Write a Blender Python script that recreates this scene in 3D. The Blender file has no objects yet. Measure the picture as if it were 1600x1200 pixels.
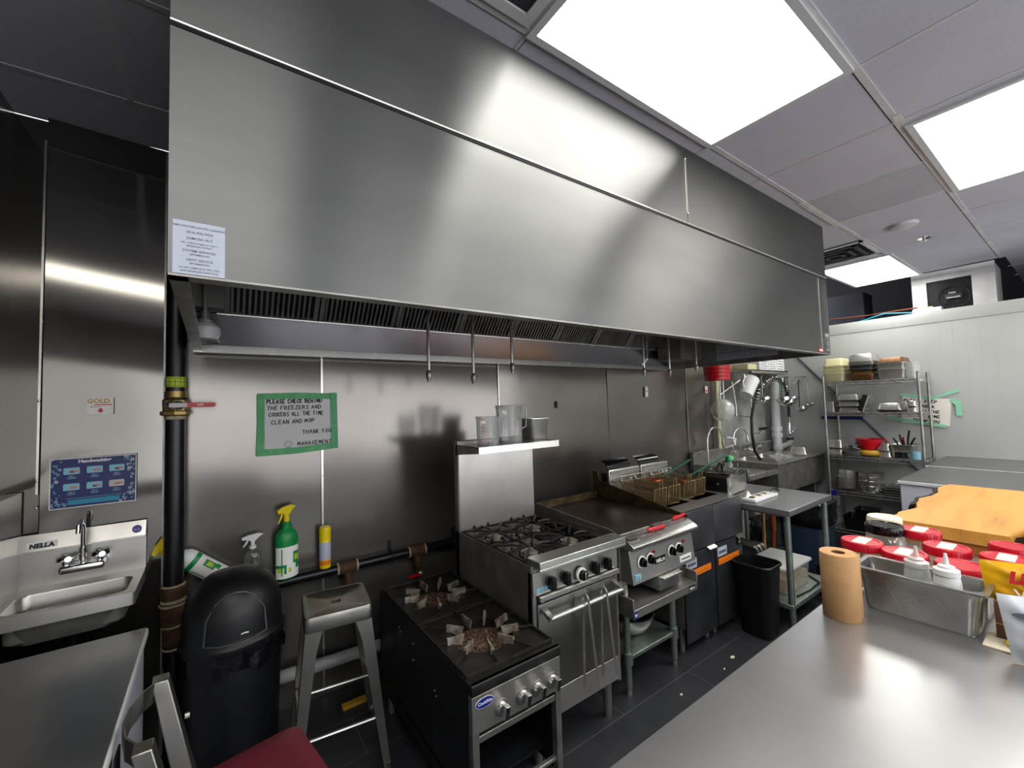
import bpy, bmesh, math, random
from mathutils import Vector, Matrix, Euler
random.seed(7)
PI = math.pi
SC = bpy.context.scene
COL = SC.collection

# ------------------------------------------------------------------ camera
F_PX, YAW, PITCH, ROLL, CAM_H = 653.9, math.radians(35.456), math.radians(2.834), math.radians(-1.6875), 1.7
_cy, _sy, _cp, _sp, _cr, _sr = math.cos(YAW), math.sin(YAW), math.cos(PITCH), math.sin(PITCH), math.cos(ROLL), math.sin(ROLL)
_f = Vector((_sy*_cp, _cy*_cp, _sp)); _r = Vector((_cy, -_sy, 0)); _u = _r.cross(_f)
_r2 = _cr*_r + _sr*_u; _u2 = -_sr*_r + _cr*_u
cam_data = bpy.data.cameras.new('camera')
cam_data.sensor_width = 36.0; cam_data.lens = F_PX/1600*36.0; cam_data.clip_start = 0.02
cam = bpy.data.objects.new('camera', cam_data); COL.objects.link(cam)
mw = Matrix((( _r2.x, _u2.x, -_f.x, 0), (_r2.y, _u2.y, -_f.y, 0), (_r2.z, _u2.z, -_f.z, CAM_H), (0, 0, 0, 1)))
cam.matrix_world = mw
SC.camera = cam

# ------------------------------------------------------------------ world, exposure
world = bpy.data.worlds.new('world'); SC.world = world; world.use_nodes = True
world.node_tree.nodes['Background'].inputs[0].default_value = (0.95, 0.96, 1, 1)
world.node_tree.nodes['Background'].inputs[1].default_value = 1.15  # world light, acts as fill through the open band in the front wall
SC.view_settings.view_transform = 'Standard'; SC.view_settings.look = 'None'
SC.view_settings.gamma = 1.0; SC.view_settings.use_curve_mapping = False
SC.view_settings.exposure = 1.65
LAMP = 4.6            # emission of the fluorescent diffusers
cy = SC.cycles
cy.use_denoising = True
cy.max_bounces = 8; cy.diffuse_bounces = 4; cy.glossy_bounces = 5; cy.transmission_bounces = 6; cy.transparent_max_bounces = 12
cy.sample_clamp_indirect = 4.0; cy.blur_glossy = 0.5; cy.caustics_reflective = False; cy.caustics_refractive = False

# ------------------------------------------------------------------ materials
def lin(c):
    if isinstance(c, str):
        c = tuple(int(c[i:i+2], 16)/255 for i in (0, 2, 4))
    return tuple((x/12.92 if x <= 0.04045 else ((x+0.055)/1.055)**2.4) for x in c)
MATS = {}
def M(name, col=(.5, .5, .5), rough=.5, metal=0., col2=None, vs=8., vstretch=(1, 1, 1), vlo=.35, vhi=.7, bump=0., bs=60., aniso=0., tang=(0, 0, 1), trans=0., ior=1.45, spec=.5, alpha=1., rvar=0., coat=0., sheen=0.):
    if name in MATS: return MATS[name]
    m = bpy.data.materials.new(name); m.use_nodes = True; MATS[name] = m
    nt = m.node_tree; N = nt.nodes; L = nt.links
    b = N['Principled BSDF']
    c1 = lin(col)
    b.inputs['Base Color'].default_value = (*c1, 1)
    b.inputs['Roughness'].default_value = rough
    b.inputs['Metallic'].default_value = metal
    b.inputs['IOR'].default_value = ior
    b.inputs['Transmission Weight'].default_value = trans
    b.inputs['Alpha'].default_value = alpha
    b.inputs['Coat Weight'].default_value = coat
    b.inputs['Specular IOR Level'].default_value = spec
    tc = N.new('ShaderNodeTexCoord')
    def noise(scale, stretch=(1, 1, 1), det=4):
        mp = N.new('ShaderNodeMapping'); mp.inputs['Scale'].default_value = stretch
        L.new(tc.outputs['Object'], mp.inputs[0])
        n = N.new('ShaderNodeTexNoise'); n.inputs['Scale'].default_value = scale; n.inputs['Detail'].default_value = det
        L.new(mp.outputs[0], n.inputs['Vector']); return n
    if col2 is not None:
        n = noise(vs, vstretch, 5)
        r = N.new('ShaderNodeMapRange'); r.inputs[1].default_value = vlo; r.inputs[2].default_value = vhi
        L.new(n.outputs[0], r.inputs[0])
        mx = N.new('ShaderNodeMix'); mx.data_type = 'RGBA'
        mx.inputs[6].default_value = (*c1, 1); mx.inputs[7].default_value = (*lin(col2), 1)
        L.new(r.outputs[0], mx.inputs[0]); L.new(mx.outputs[2], b.inputs['Base Color'])
        if rvar:
            rr = N.new('ShaderNodeMapRange'); rr.inputs[1].default_value = vlo; rr.inputs[2].default_value = vhi
            rr.inputs[3].default_value = rough; rr.inputs[4].default_value = min(1, rough+rvar)
            L.new(n.outputs[0], rr.inputs[0]); L.new(rr.outputs[0], b.inputs['Roughness'])
    if bump:
        n = noise(bs, vstretch, 3)
        bp = N.new('ShaderNodeBump'); bp.inputs['Strength'].default_value = bump; bp.inputs['Distance'].default_value = .01
        L.new(n.outputs[0], bp.inputs['Height']); L.new(bp.outputs[0], b.inputs['Normal'])
    if aniso:
        b.inputs['Anisotropic'].default_value = aniso
        cx = N.new('ShaderNodeCombineXYZ')
        for i in range(3): cx.inputs[i].default_value = tang[i]
        L.new(cx.outputs[0], b.inputs['Tangent'])
    return m
def Memit(name, col, s):
    m = bpy.data.materials.new(name); m.use_nodes = True; nt = m.node_tree
    nt.nodes.remove(nt.nodes['Principled BSDF'])
    e = nt.nodes.new('ShaderNodeEmission'); e.inputs[0].default_value = (*lin(col), 1); e.inputs[1].default_value = s
    nt.links.new(e.outputs[0], nt.nodes['Material Output'].inputs[0]); MATS[name] = m; return m
def Mclear(name, col=(.9, .93, .93), body=.15, rough=.08, glossy=.12):
    """thin clear or milky plastic: see-through, a little milky, a little shiny"""
    m = bpy.data.materials.new(name); m.use_nodes = True; nt = m.node_tree; N = nt.nodes; L = nt.links
    N.remove(N['Principled BSDF'])
    t = N.new('ShaderNodeBsdfTransparent'); t.inputs[0].default_value = (.97, .97, .97, 1)
    d = N.new('ShaderNodeBsdfDiffuse'); d.inputs[0].default_value = (*lin(col), 1)
    g = N.new('ShaderNodeBsdfGlossy'); g.inputs['Roughness'].default_value = rough
    lw = N.new('ShaderNodeLayerWeight'); lw.inputs[0].default_value = .35
    mr = N.new('ShaderNodeMapRange'); mr.inputs[3].default_value = body*.7; mr.inputs[4].default_value = min(1, body*2.2)
    L.new(lw.outputs['Facing'], mr.inputs[0])
    m1 = N.new('ShaderNodeMixShader'); L.new(mr.outputs[0], m1.inputs[0]); L.new(t.outputs[0], m1.inputs[1]); L.new(d.outputs[0], m1.inputs[2])
    m2r = N.new('ShaderNodeMapRange'); m2r.inputs[3].default_value = glossy*.4; m2r.inputs[4].default_value = min(1, glossy*3)
    L.new(lw.outputs['Facing'], m2r.inputs[0])
    m2 = N.new('ShaderNodeMixShader'); L.new(m2r.outputs[0], m2.inputs[0]); L.new(m1.outputs[0], m2.inputs[1]); L.new(g.outputs[0], m2.inputs[2])
    L.new(m2.outputs[0], N['Material Output'].inputs[0]); MATS[name] = m; return m

wallL = M('left_wall_steel', '6f6c67', .08, .85, col2='65625d', vs=1.2)
hoodM = M('hood_steel', '6e6f6e', .37, .97, col2='666766', vs=1.6, vstretch=(1, 1, 3), aniso=.95)
wallM = M('wall_steel', '84807b', .17, .66, col2='736e69', vs=1.1, vstretch=(1, 1, 1.6), vlo=.3, vhi=.75, aniso=.45)
steel = M('steel', 'c2c1bd', .28, .82, col2='b4b2ad', vs=6, rvar=.05)
steel_d = M('dull_steel', 'a09f9c', .38, .78, col2='84817c', vs=9, rvar=.06)
steel_b = M('bright_steel', 'd0cfca', .24, .88, col2='c4c2bd', vs=10, rvar=.04)
steel_t = M('table_steel', 'b4b4b5', .31, .85, col2='a5a5a6', vs=2.5, aniso=.4, tang=(1, .05, .04))
chrome = M('chrome', 'dfdfdf', .07, 1)
galv = M('galvanised', 'a9b3ad', .42, 1, col2='8d9892', vs=24, rvar=.1)
gun = M('gunmetal', '94938f', .28, 1, col2='827e77', vs=7, rvar=.08)
frzT = M('freezer_steel', '8c8d8d', .3, .9, col2='838484', vs=3)
brownpan = M('stained_pan', '86613c', .4, .5, col2='4a3524', vs=14)
pan_d = M('filmed_pan', '868683', .3, .85, col2='6f6f6b', vs=12)
blackp = M('black_paint', '15171a', .38, 0, col2='202226', vs=7)
blackpl = M('black_plastic', '0e1013', .42)
blackgl = M('black_gloss', '08090a', .16)
black_enam = M('black_enamel', '18191b', .3, .2, col2='2a2725', vs=14)
iron = M('cast_iron', '232323', .55, .4, col2='3a322c', vs=18, bump=.3, bs=90)
ironw = M('worn_iron', 'a8a195', .5, .3, col2='4c3b30', vs=25, bump=.2, bs=90)
soot = M('soot_top', '1b1b1b', .42, .3, col2='2f2c29', vs=13, bump=.1, bs=60)
crust = M('burner_crust', '4d3527', .8, 0, col2='9a8468', vs=60, bump=.6, bs=120, vlo=.5, vhi=.72)
grill = M('griddle_plate', '2a2421', .3, .35, col2='3c2a1e', vs=5, rvar=.2)
grease = M('greasy_steel', '5f5233', .42, .6, col2='2e2618', vs=11, rvar=.15)
fryd = M('fryer_door', '4a4d54', .36, .7, col2='3a3c42', vs=5)
fryu = M('fryer_front', '6a6a70', .34, .8, col2='5f5f65', vs=4)
oil = M('dark_oil', '0c0b0a', .3)
pipeM = M('black_pipe', '0c0e12', .3, .1, col2='15171b', vs=9)
rust = M('rust', '5a3d26', .7, .3, col2='33271d', vs=30, bump=.3)
paste = M('pipe_paste', 'b9ad93', .7, 0, col2='8f8168', vs=40)
brass = M('brass', '8d7a4a', .35, .9)
white = M('white_paint', 'dfe3e4', .45)
whitepl = M('white_plastic', 'e6e8e8', .35)
coolM = M('cooler_wall', 'b0b3b2', .42, 0, col2='a9acaa', vs=2)
greyw = M('grey_wall', 'b5b6b4', .45, .3, col2='7b7b79', vs=3)
frz = M('freezer_white', 'c4c8d6', .4)
red = M('red_plastic', 'c40f22', .32)
redl = M('red_lid', 'c3142b', .3)
redv = M('red_vinyl', '571221', .45, bump=.05)
paper = M('paper', 'f2f2ee', .7)
paper_b = M('bluish_paper', 'b9c1d2', .5)
ink = M('ink', '1d1d22', .6)
inkg = M('grey_ink', '5c5f6b', .6)
tape = M('green_tape', '5fb878', .6, 0, col2='76c98c', vs=25)
tapel = M('pale_green_tape', '8fcfae', .6)
green = M('green_plastic', '0c8a45', .35)
dgreen = M('dark_green', '0b5a3d', .4)
lime = M('lime', 'b6d02a', .5)
yellow = M('yellow_plastic', 'efd500', .35)
orange = M('orange_label', 'ee7d14', .5)
copper = M('copper_wire', 'b4552a', .35, .8)
bask = M('basket_wire', 'a8936a', .4, .7, col2='7a6544', vs=40)
wood = M('pale_wood', 'b98d5a', .5, 0, col2='a07848', vs=12, vstretch=(1, 1, .1))
brownw = M('brown_wood', '7a3c1b', .4)
kraft = M('kraft_paper', 'c49a6a', .75, 0, col2='b98f60', vs=30)
kraftd = M('kraft_core', '6e4a30', .8)
brownbox = M('brown_card', '6b4a37', .6)
navy = M('navy', '0d1f5c', .4)
navyl = M('logo_blue', '1f2690', .35)
teal = M('teal', '2b8fae', .45)
skyb = M('pale_blue', '8cc4d8', .45)
skin = M('hand_pink', 'c98a78', .6)
cream = M('cream', 'e9e0c8', .5)
gold = M('gold', 'c69c32', .4)
bluebin = M('blue_bin', '2e3d52', .45)
bagblk = M('black_bag', '0d0e10', .22, bump=.8, bs=14)
yelbox = M('yellowed_plastic', 'c9c69a', .4)
beige = M('beige_food', 'c6b48c', .8, 0, col2='a89670', vs=30)
spice = M('spice', 'a08058', .8, 0, col2='c7b79c', vs=30)
turm = M('turmeric', 'd8960c', .8)
tilegap = M('dark_gap', '050505', .8)
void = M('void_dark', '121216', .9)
duct = M('duct_grey', '3a3a44', .6, .3)
clear = Mclear('clear_plastic', body=.16)
frost = Mclear('frosted_plastic', (.88, .9, .88), body=.55, rough=.3)
film = Mclear('cling_film', (.8, .82, .85), body=.06, rough=.12, glossy=.22)
glassM = Mclear('glass', (.8, .85, .82), body=.08, rough=.03, glossy=.2)
lampM = Memit('lamp_diffuser', (1, .985, .96), LAMP)

def wood_slab():
    m = bpy.data.materials.new('slab_wood'); m.use_nodes = True; nt = m.node_tree; N = nt.nodes; L = nt.links
    b = N['Principled BSDF']; b.inputs['Roughness'].default_value = .38
    tc = N.new('ShaderNodeTexCoord'); mp = N.new('ShaderNodeMapping'); mp.inputs['Scale'].default_value = (.7, 7, 3)
    L.new(tc.outputs['Object'], mp.inputs[0])
    n = N.new('ShaderNodeTexNoise'); n.inputs['Scale'].default_value = 2.2; n.inputs['Detail'].default_value = 6; n.inputs['Distortion'].default_value = .25
    L.new(mp.outputs[0], n.inputs['Vector'])
    cr = N.new('ShaderNodeValToRGB'); e = cr.color_ramp.elements
    e[0].position = .22; e[0].color = (*lin('8a5a2c'), 1); e[1].position = .55; e[1].color = (*lin('dda048'), 1)
    k = e.new(.36); k.color = (*lin('cd8f40'), 1)
    L.new(n.outputs[0], cr.inputs[0]); L.new(cr.outputs[0], b.inputs['Base Color']); return m
slabM = wood_slab()

def floor_mat():
    m = bpy.data.materials.new('floor_tiles'); m.use_nodes = True; nt = m.node_tree; N = nt.nodes; L = nt.links
    b = N['Principled BSDF']
    tc = N.new('ShaderNodeTexCoord'); mp = N.new('ShaderNodeMapping'); L.new(tc.outputs['Object'], mp.inputs[0])
    br = N.new('ShaderNodeTexBrick'); br.inputs['Scale'].default_value = 1; br.inputs['Brick Width'].default_value = 1.2; br.inputs['Row Height'].default_value = .3
    br.inputs['Mortar Size'].default_value = .0022; br.inputs['Mortar Smooth'].default_value = .1
    br.inputs[1].default_value = (*lin('2c2d31'), 1); br.inputs[2].default_value = (*lin('33353a'), 1); br.inputs[3].default_value = (*lin('5d5e60'), 1)
    L.new(mp.outputs[0], br.inputs[0])
    n = N.new('ShaderNodeTexNoise'); n.inputs['Scale'].default_value = 6; n.inputs['Detail'].default_value = 8; L.new(tc.outputs['Object'], n.inputs['Vector'])
    mr = N.new('ShaderNodeMapRange'); mr.inputs[3].default_value = .65; mr.inputs[4].default_value = 1.35; L.new(n.outputs[0], mr.inputs[0])
    mx = N.new('ShaderNodeMix'); mx.data_type = 'RGBA'; mx.blend_type = 'MULTIPLY'; mx.inputs[0].default_value = 1
    L.new(br.outputs[0], mx.inputs[6]); L.new(mr.outputs[0], mx.inputs[7]); L.new(mx.outputs[2], b.inputs['Base Color'])
    mr2 = N.new('ShaderNodeMapRange'); mr2.inputs[3].default_value = .3; mr2.inputs[4].default_value = .55; L.new(n.outputs[0], mr2.inputs[0]); L.new(mr2.outputs[0], b.inputs['Roughness'])
    return m
def ceil_mat(name, c1, c2):
    m = bpy.data.materials.new(name); m.use_nodes = True; nt = m.node_tree; N = nt.nodes; L = nt.links
    b = N['Principled BSDF']; b.inputs['Roughness'].default_value = .85
    tc = N.new('ShaderNodeTexCoord')
    n = N.new('ShaderNodeTexNoise'); n.inputs['Scale'].default_value = 90; n.inputs['Detail'].default_value = 4; L.new(tc.outputs['Object'], n.inputs['Vector'])
    n2 = N.new('ShaderNodeTexNoise'); n2.inputs['Scale'].default_value = 2; n2.inputs['Detail'].default_value = 4; L.new(tc.outputs['Object'], n2.inputs['Vector'])
    ad = N.new('ShaderNodeMath'); ad.operation = 'MULTIPLY_ADD'; ad.inputs[1].default_value = .5; L.new(n2.outputs[0], ad.inputs[0]); 
    ml = N.new('ShaderNodeMath'); ml.operation = 'MULTIPLY'; ml.inputs[1].default_value = .5; L.new(n.outputs[0], ml.inputs[0]); L.new(ml.outputs[0], ad.inputs[2])
    mr = N.new('ShaderNodeMapRange'); mr.inputs[1].default_value = .35; mr.inputs[2].default_value = .65; L.new(ad.outputs[0], mr.inputs[0])
    mx = N.new('ShaderNodeMix'); mx.data_type = 'RGBA'; mx.inputs[6].default_value = (*lin(c1), 1); mx.inputs[7].default_value = (*lin(c2), 1)
    L.new(mr.outputs[0], mx.inputs[0]); L.new(mx.outputs[2], b.inputs['Base Color'])
    bp = N.new('ShaderNodeBump'); bp.inputs['Strength'].default_value = .25; bp.inputs['Distance'].default_value = .004; L.new(n.outputs[0], bp.inputs['Height']); L.new(bp.outputs[0], b.inputs['Normal'])
    return m
floorM = floor_mat()
tileM = ceil_mat('ceiling_tile', 'cdcedd', 'dcdde9')
tileL = ceil_mat('pale_tile', 'b6bac6', 'ccd0d8')
teeM = M('tee_bar', 'e6e6e6', .5, 0, col2='d0d0d2', vs=6)

# ------------------------------------------------------------------ mesh builder (world coordinates)
class B:
    def __init__(s): s.v = []; s.f = []; s.mi = []; s.m = []
    def mat(s, m):
        if m not in s.m: s.m.append(m)
        return s.m.index(m)
    def add(s, vs, fs, m, T=None):
        o = len(s.v); k = s.mat(m)
        s.v += [tuple(T @ Vector(p)) if T else tuple(p) for p in vs]
        s.f += [tuple(i+o for i in f) for f in fs]; s.mi += [k]*len(fs); return s
    def box(s, lo, hi, m, T=None, ch=0.):
        x0, y0, z0 = lo; x1, y1, z1 = hi
        if ch <= 0:
            v = [(x0,y0,z0),(x1,y0,z0),(x1,y1,z0),(x0,y1,z0),(x0,y0,z1),(x1,y0,z1),(x1,y1,z1),(x0,y1,z1)]
            return s.add(v, [(0,3,2,1),(4,5,6,7),(0,1,5,4),(1,2,6,5),(2,3,7,6),(3,0,4,7)], m, T)
        bm = bmesh.new(); bmesh.ops.create_cube(bm, size=1)
        for q in bm.verts: q.co = Vector(((x0+x1)/2+q.co.x*(x1-x0), (y0+y1)/2+q.co.y*(y1-y0), (z0+z1)/2+q.co.z*(z1-z0)))
        bmesh.ops.bevel(bm, geom=bm.edges[:], offset=ch, segments=3, profile=.5, affect='EDGES')
        bm.verts.index_update(); s.add([q.co[:] for q in bm.verts], [[q.index for q in f.verts] for f in bm.faces], m, T); bm.free(); return s
    def ring_loft(s, rings, m, cap0=True, cap1=True, T=None):
        n = len(rings[0]); v = [p for r in rings for p in r]; f = []
        for i in range(len(rings)-1):
            for j in range(n):
                a = i*n+j; b_ = i*n+(j+1) % n; f.append((a, b_, b_+n, a+n))
        if cap0: f.append(tuple(range(n-1, -1, -1)))
        if cap1: f.append(tuple(range((len(rings)-1)*n, len(rings)*n)))
        return s.add(v, f, m, T)
    def tube(s, pts, r, m, seg=8, caps=True, closed=False, T=None):
        P = [Vector(p) for p in pts]; n = len(P); rr = r if isinstance(r, (list, tuple)) else [r]*n
        rings = []; prev = None
        for i, p in enumerate(P):
            if closed: t = (P[(i+1) % n]-P[i-1])
            else: t = (P[min(i+1, n-1)]-P[max(i-1, 0)])
            t = t.normalized() if t.length > 1e-9 else Vector((0, 0, 1))
            if prev is None: a = t.orthogonal().normalized()
            else:
                a = prev-t*prev.dot(t); a = a.normalized() if a.length > 1e-6 else t.orthogonal().normalized()
            prev = a; b_ = t.cross(a)
            rings.append([tuple(p+(a*math.cos(2*PI*k/seg)+b_*math.sin(2*PI*k/seg))*rr[i]) for k in range(seg)])
        if closed: rings.append(rings[0]); return s.ring_loft(rings, m, False, False, T)
        return s.ring_loft(rings, m, caps, caps, T)
    def cyl(s, p0, p1, r, m, seg=20, r1=None, T=None): return s.tube([p0, p1], [r, r if r1 is None else r1], m, seg, T=T)
    def lathe(s, prof, m, o=(0, 0, 0), seg=28, T=None, sx=1., sy=1., cap0=False, cap1=False):
        rings = [[(o[0]+r*sx*math.cos(2*PI*k/seg), o[1]+r*sy*math.sin(2*PI*k/seg), o[2]+z) for k in range(seg)] for r, z in prof]
        return s.ring_loft(rings, m, cap0, cap1, T)
    def rrect(s, secs, m, o=(0, 0), cap0=True, cap1=True, T=None, q=5):
        """loft of rounded rectangles: (half x, half y, corner radius, z)"""
        rings = []
        for hx, hy, r, z in secs:
            ring = []; r = min(r, hx*.999, hy*.999)
            for cxs, cys, a0 in ((1, 1, 0), (-1, 1, PI/2), (-1, -1, PI), (1, -1, 1.5*PI)):
                for k in range(q): a = a0+PI/2*k/(q-1); ring.append((o[0]+cxs*(hx-r)+r*math.cos(a), o[1]+cys*(hy-r)+r*math.sin(a), z))
            rings.append(ring)
        return s.ring_loft(rings, m, cap0, cap1, T)
    def prism(s, poly, d0, d1, m, axis='Y', T=None):
        """polygon in the two axes other than `axis`, extruded d0..d1"""
        def P(a, b_, d): return {'Y': (a, d, b_), 'X': (d, a, b_), 'Z': (a, b_, d)}[axis]
        n = len(poly); v = [P(a, b_, d0) for a, b_ in poly]+[P(a, b_, d1) for a, b_ in poly]
        f = [tuple(range(n)), tuple(range(2*n-1, n-1, -1))]+[((i+1) % n, i, i+n, (i+1) % n+n) for i in range(n)]
        return s.add(v, f, m, T)
    def quad(s, a, b_, c, d, m): return s.add([a, b_, c, d], [(0, 1, 2, 3)], m)
    def ellip(s, c, rx, ry, rz, m, seg=16, T=None):
        prof = [(math.sin(PI*i/8)*1., -math.cos(PI*i/8)) for i in range(9)]
        rings = [[(c[0]+rx*max(r, .001)*math.cos(2*PI*k/seg), c[1]+ry*max(r, .001)*math.sin(2*PI*k/seg), c[2]+rz*z) for k in range(seg)] for r, z in prof]
        return s.ring_loft(rings, m, True, True, T)
    def text(s, t, size, m, o, xd=(1, 0, 0), yd=(0, 0, 1), align='CENTER', sx=1., bold=0.):
        c = bpy.data.curves.new('t', 'FONT'); c.body = t; c.size = size; c.align_x = align; c.resolution_u = 2; c.offset = bold
        ob = bpy.data.objects.new('t', c); COL.objects.link(ob)
        dg = bpy.context.evaluated_depsgraph_get(); me = bpy.data.meshes.new_from_object(ob.evaluated_get(dg))
        xd = Vector(xd); yd = Vector(yd); o = Vector(o)
        s.add([tuple(o+xd*(v.co.x*sx)+yd*v.co.y) for v in me.vertices], [tuple(p.vertices) for p in me.polygons], m)
        bpy.data.objects.remove(ob); bpy.data.curves.remove(c); bpy.data.meshes.remove(me); return s

FRAME = {}
def tag(o, label=None, cat=None, group=None, kind=None):
    if label: o['label'] = label
    if cat: o['category'] = cat
    if group: o['group'] = group
    if kind: o['kind'] = kind
    return o
def mesh_of(b, name, inv=None, bev=0., smooth=35):
    me = bpy.data.meshes.new(name)
    vs = [tuple(inv @ Vector(p)) for p in b.v] if inv is not None else b.v
    me.from_pydata(vs, [], b.f)
    for m in b.m: me.materials.append(m)
    me.polygons.foreach_set('material_index', b.mi)
    me.update()
    bm = bmesh.new(); bm.from_mesh(me); bmesh.ops.recalc_face_normals(bm, faces=bm.faces); bm.to_mesh(me); bm.free()
    if smooth:
        me.polygons.foreach_set('use_smooth', [True]*len(me.polygons)); me.set_sharp_from_angle(angle=math.radians(smooth))
    return me
def part(b, name, parent, label=None, bev=0., smooth=35, kind=None):
    fr = FRAME[parent.name]
    me = mesh_of(b, name, fr.inverted(), smooth=smooth)
    o = bpy.data.objects.new(name, me); COL.objects.link(o); o.parent = parent; FRAME[o.name] = fr
    if label: o['label'] = label
    if kind: o['kind'] = kind
    addbev(o, bev); return o
def addbev(o, bev):
    if bev:
        md = o.modifiers.new('bevel', 'BEVEL'); md.width = bev; md.segments = 2; md.limit_method = 'ANGLE'; md.angle_limit = math.radians(40)
def thing(name, label, cat, loc=(0, 0, 0), rotz=0., group=None):
    o = bpy.data.objects.new(name, None); COL.objects.link(o); o.location = loc; o.rotation_euler = (0, 0, rotz); o.empty_display_size = .05
    FRAME[o.name] = Matrix.Translation(loc) @ Matrix.Rotation(rotz, 4, 'Z')
    return tag(o, label, cat, group)
def single(b, name, label, cat, group=None, kind=None, bev=0., smooth=35, loc=None):
    if loc is None:
        xs = [p[0] for p in b.v]; ys = [p[1] for p in b.v]; zs = [p[2] for p in b.v]
        loc = ((min(xs)+max(xs))/2, (min(ys)+max(ys))/2, min(zs))
    fr = Matrix.Translation(loc); me = mesh_of(b, name, fr.inverted(), smooth=smooth)
    o = bpy.data.objects.new(name, me); COL.objects.link(o); o.location = loc; FRAME[o.name] = fr
    addbev(o, bev); return tag(o, label, cat, group, kind)
def struct(b, name, bev=0., smooth=35): return single(b, name, None, None, kind='structure', bev=bev, smooth=smooth)
def copy_tree(o, parent=None):
    c = o.copy(); COL.objects.link(c)
    if parent is not None: c.parent = parent
    for ch in list(o.children): copy_tree(ch, c)
    return c
def dup(o, loc, rot=None, label=None, group=None, scale=None):
    c = copy_tree(o); c.location = loc
    if rot is not None: c.rotation_euler = rot if isinstance(rot, tuple) else (0, 0, rot)
    if label: c['label'] = label
    if group: c['group'] = group
    if scale: c.scale = scale if isinstance(scale, tuple) else (scale,)*3
    return c
def arc(c, r, a0, a1, n, ax='XZ', ry=None):
    ry = ry or r; out = []
    for i in range(n+1):
        a = math.radians(a0+(a1-a0)*i/n); u, w = r*math.cos(a), ry*math.sin(a)
        out.append({'XZ': (c[0]+u, c[1], c[2]+w), 'XY': (c[0]+u, c[1]+w, c[2]), 'YZ': (c[0], c[1]+u, c[2]+w)}[ax])
    return out

# ------------------------------------------------------------------ marker handwriting (strokes on a unit cell)
GL = {'A': [[(0,0),(.5,1),(1,0)],[(.2,.4),(.8,.4)]], 'B': [[(0,0),(0,1),(.7,.95),(.8,.75),(.6,.55),(0,.52)],[(.6,.55),(.95,.35),(.8,.05),(0,0)]],
 'C': [[(.95,.85),(.5,1),(.1,.7),(.05,.3),(.4,0),(.95,.15)]], 'D': [[(0,0),(0,1),(.6,.95),(1,.6),(.9,.2),(.5,0),(0,0)]],
 'E': [[(.9,1),(0,1),(0,0),(.95,0)],[(0,.5),(.75,.5)]], 'F': [[(.9,1),(0,1),(0,0)],[(0,.5),(.7,.5)]],
 'G': [[(.95,.85),(.5,1),(.1,.7),(.05,.3),(.4,0),(.9,.1),(.95,.45),(.6,.45)]], 'H': [[(0,0),(0,1)],[(.9,0),(.9,1)],[(0,.5),(.9,.5)]],
 'I': [[(.5,0),(.5,1)]], 'K': [[(0,0),(0,1)],[(.85,1),(0,.45),(.9,0)]], 'L': [[(0,1),(0,0),(.85,0)]],
 'M': [[(0,0),(.1,1),(.5,.35),(.9,1),(1,0)]], 'N': [[(0,0),(0,1),(.9,0),(.9,1)]], 'O': [[(.5,1),(.1,.75),(.05,.3),(.45,0),(.9,.25),(.95,.7),(.5,1)]],
 'P': [[(0,0),(0,1),(.7,.97),(.9,.75),(.65,.5),(0,.48)]], 'R': [[(0,0),(0,1),(.7,.97),(.85,.75),(.6,.52),(0,.5)],[(.4,.5),(.9,0)]],
 'S': [[(.9,.9),(.5,1),(.1,.8),(.3,.55),(.8,.4),(.85,.12),(.45,0),(.05,.1)]], 'T': [[(0,1),(1,1)],[(.5,1),(.5,0)]],
 'U': [[(0,1),(.05,.2),(.45,0),(.85,.2),(.9,1)]], 'Y': [[(0,1),(.5,.5),(1,1)],[(.5,.5),(.4,0)]], 'Z': [[(0,1),(.95,1),(0,0),(.95,0)]]}
def hand(b, text, o, xd, yd, h, m, w=.6, gap=.32, pen=.0035, nrm=(0, -1, 0)):
    xd, yd, nrm = Vector(xd).normalized(), Vector(yd).normalized(), Vector(nrm); x = 0.
    for ch in text:
        if ch == ' ': x += h*.5; continue
        j = random.uniform(-.06, .06)*h; sl = random.uniform(-.05, .12)
        for st in GL[ch]:
            for (a, c), (d, e) in zip(st, st[1:]):
                p = Vector(o)+xd*(x+(a*w+c*sl)*h)+yd*(c*h+j); q = Vector(o)+xd*(x+(d*w+e*sl)*h)+yd*(e*h+j)
                t = (q-p)
                if t.length < 1e-6: continue
                t = t.normalized(); s_ = t.cross(nrm)*pen*.5; t = t*pen*.3
                b.quad(p-s_-t, p+s_-t, q+s_+t, q-s_+t, m)
        x += h*(w+gap)
    return x

# =================================================================== SETTING
XL, XR, YB, ZC = -.75, 6.55, 2.8, 3.1
b = B(); b.quad((XL, -2.7, 0), (9.2, -2.7, 0), (9.2, 2.9, 0), (XL, 2.9, 0), floorM); struct(b, 'floor')
# back wall: steel sheets, each slightly wavy
b = B()
def sheet(b, x0, x1, z0, z1, m, amp=.0022, ph=0., bow=0., nx=26, nz=44, y=YB, tw=0.):
    v = []; f = []
    for j in range(nz+1):
        for i in range(nx+1):
            x = x0+(x1-x0)*i/nx; z = z0+(z1-z0)*j/nz
            e = amp*math.sin(2*PI*z/1.15+ph+.9*math.sin(2.1*x+ph))+amp*.55*math.sin(2*PI*z/.53+2.3*x+ph*2)+amp*.5*math.sin(3.1*x+ph*3+1.3*z)
            v.append((x, y+e-bow*(x1-x)**2+tw*(x-x0-.1)*max(0, z-1.7)-tw*.5*(x1-x0)*max(0, z-1.7), z))
    for j in range(nz):
        for i in range(nx): a = j*(nx+1)+i; f.append((a, a+1, a+nx+2, a+nx+1))
    b.add(v, f, m)
seams = [-.2, .542, 1.855, 3.133, 4.476, 5.03]
sheet(b, XL, -.645, 0, ZC, wallL, .0008, 1.0, 0, 4, 30, y=YB+.006)
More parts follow.
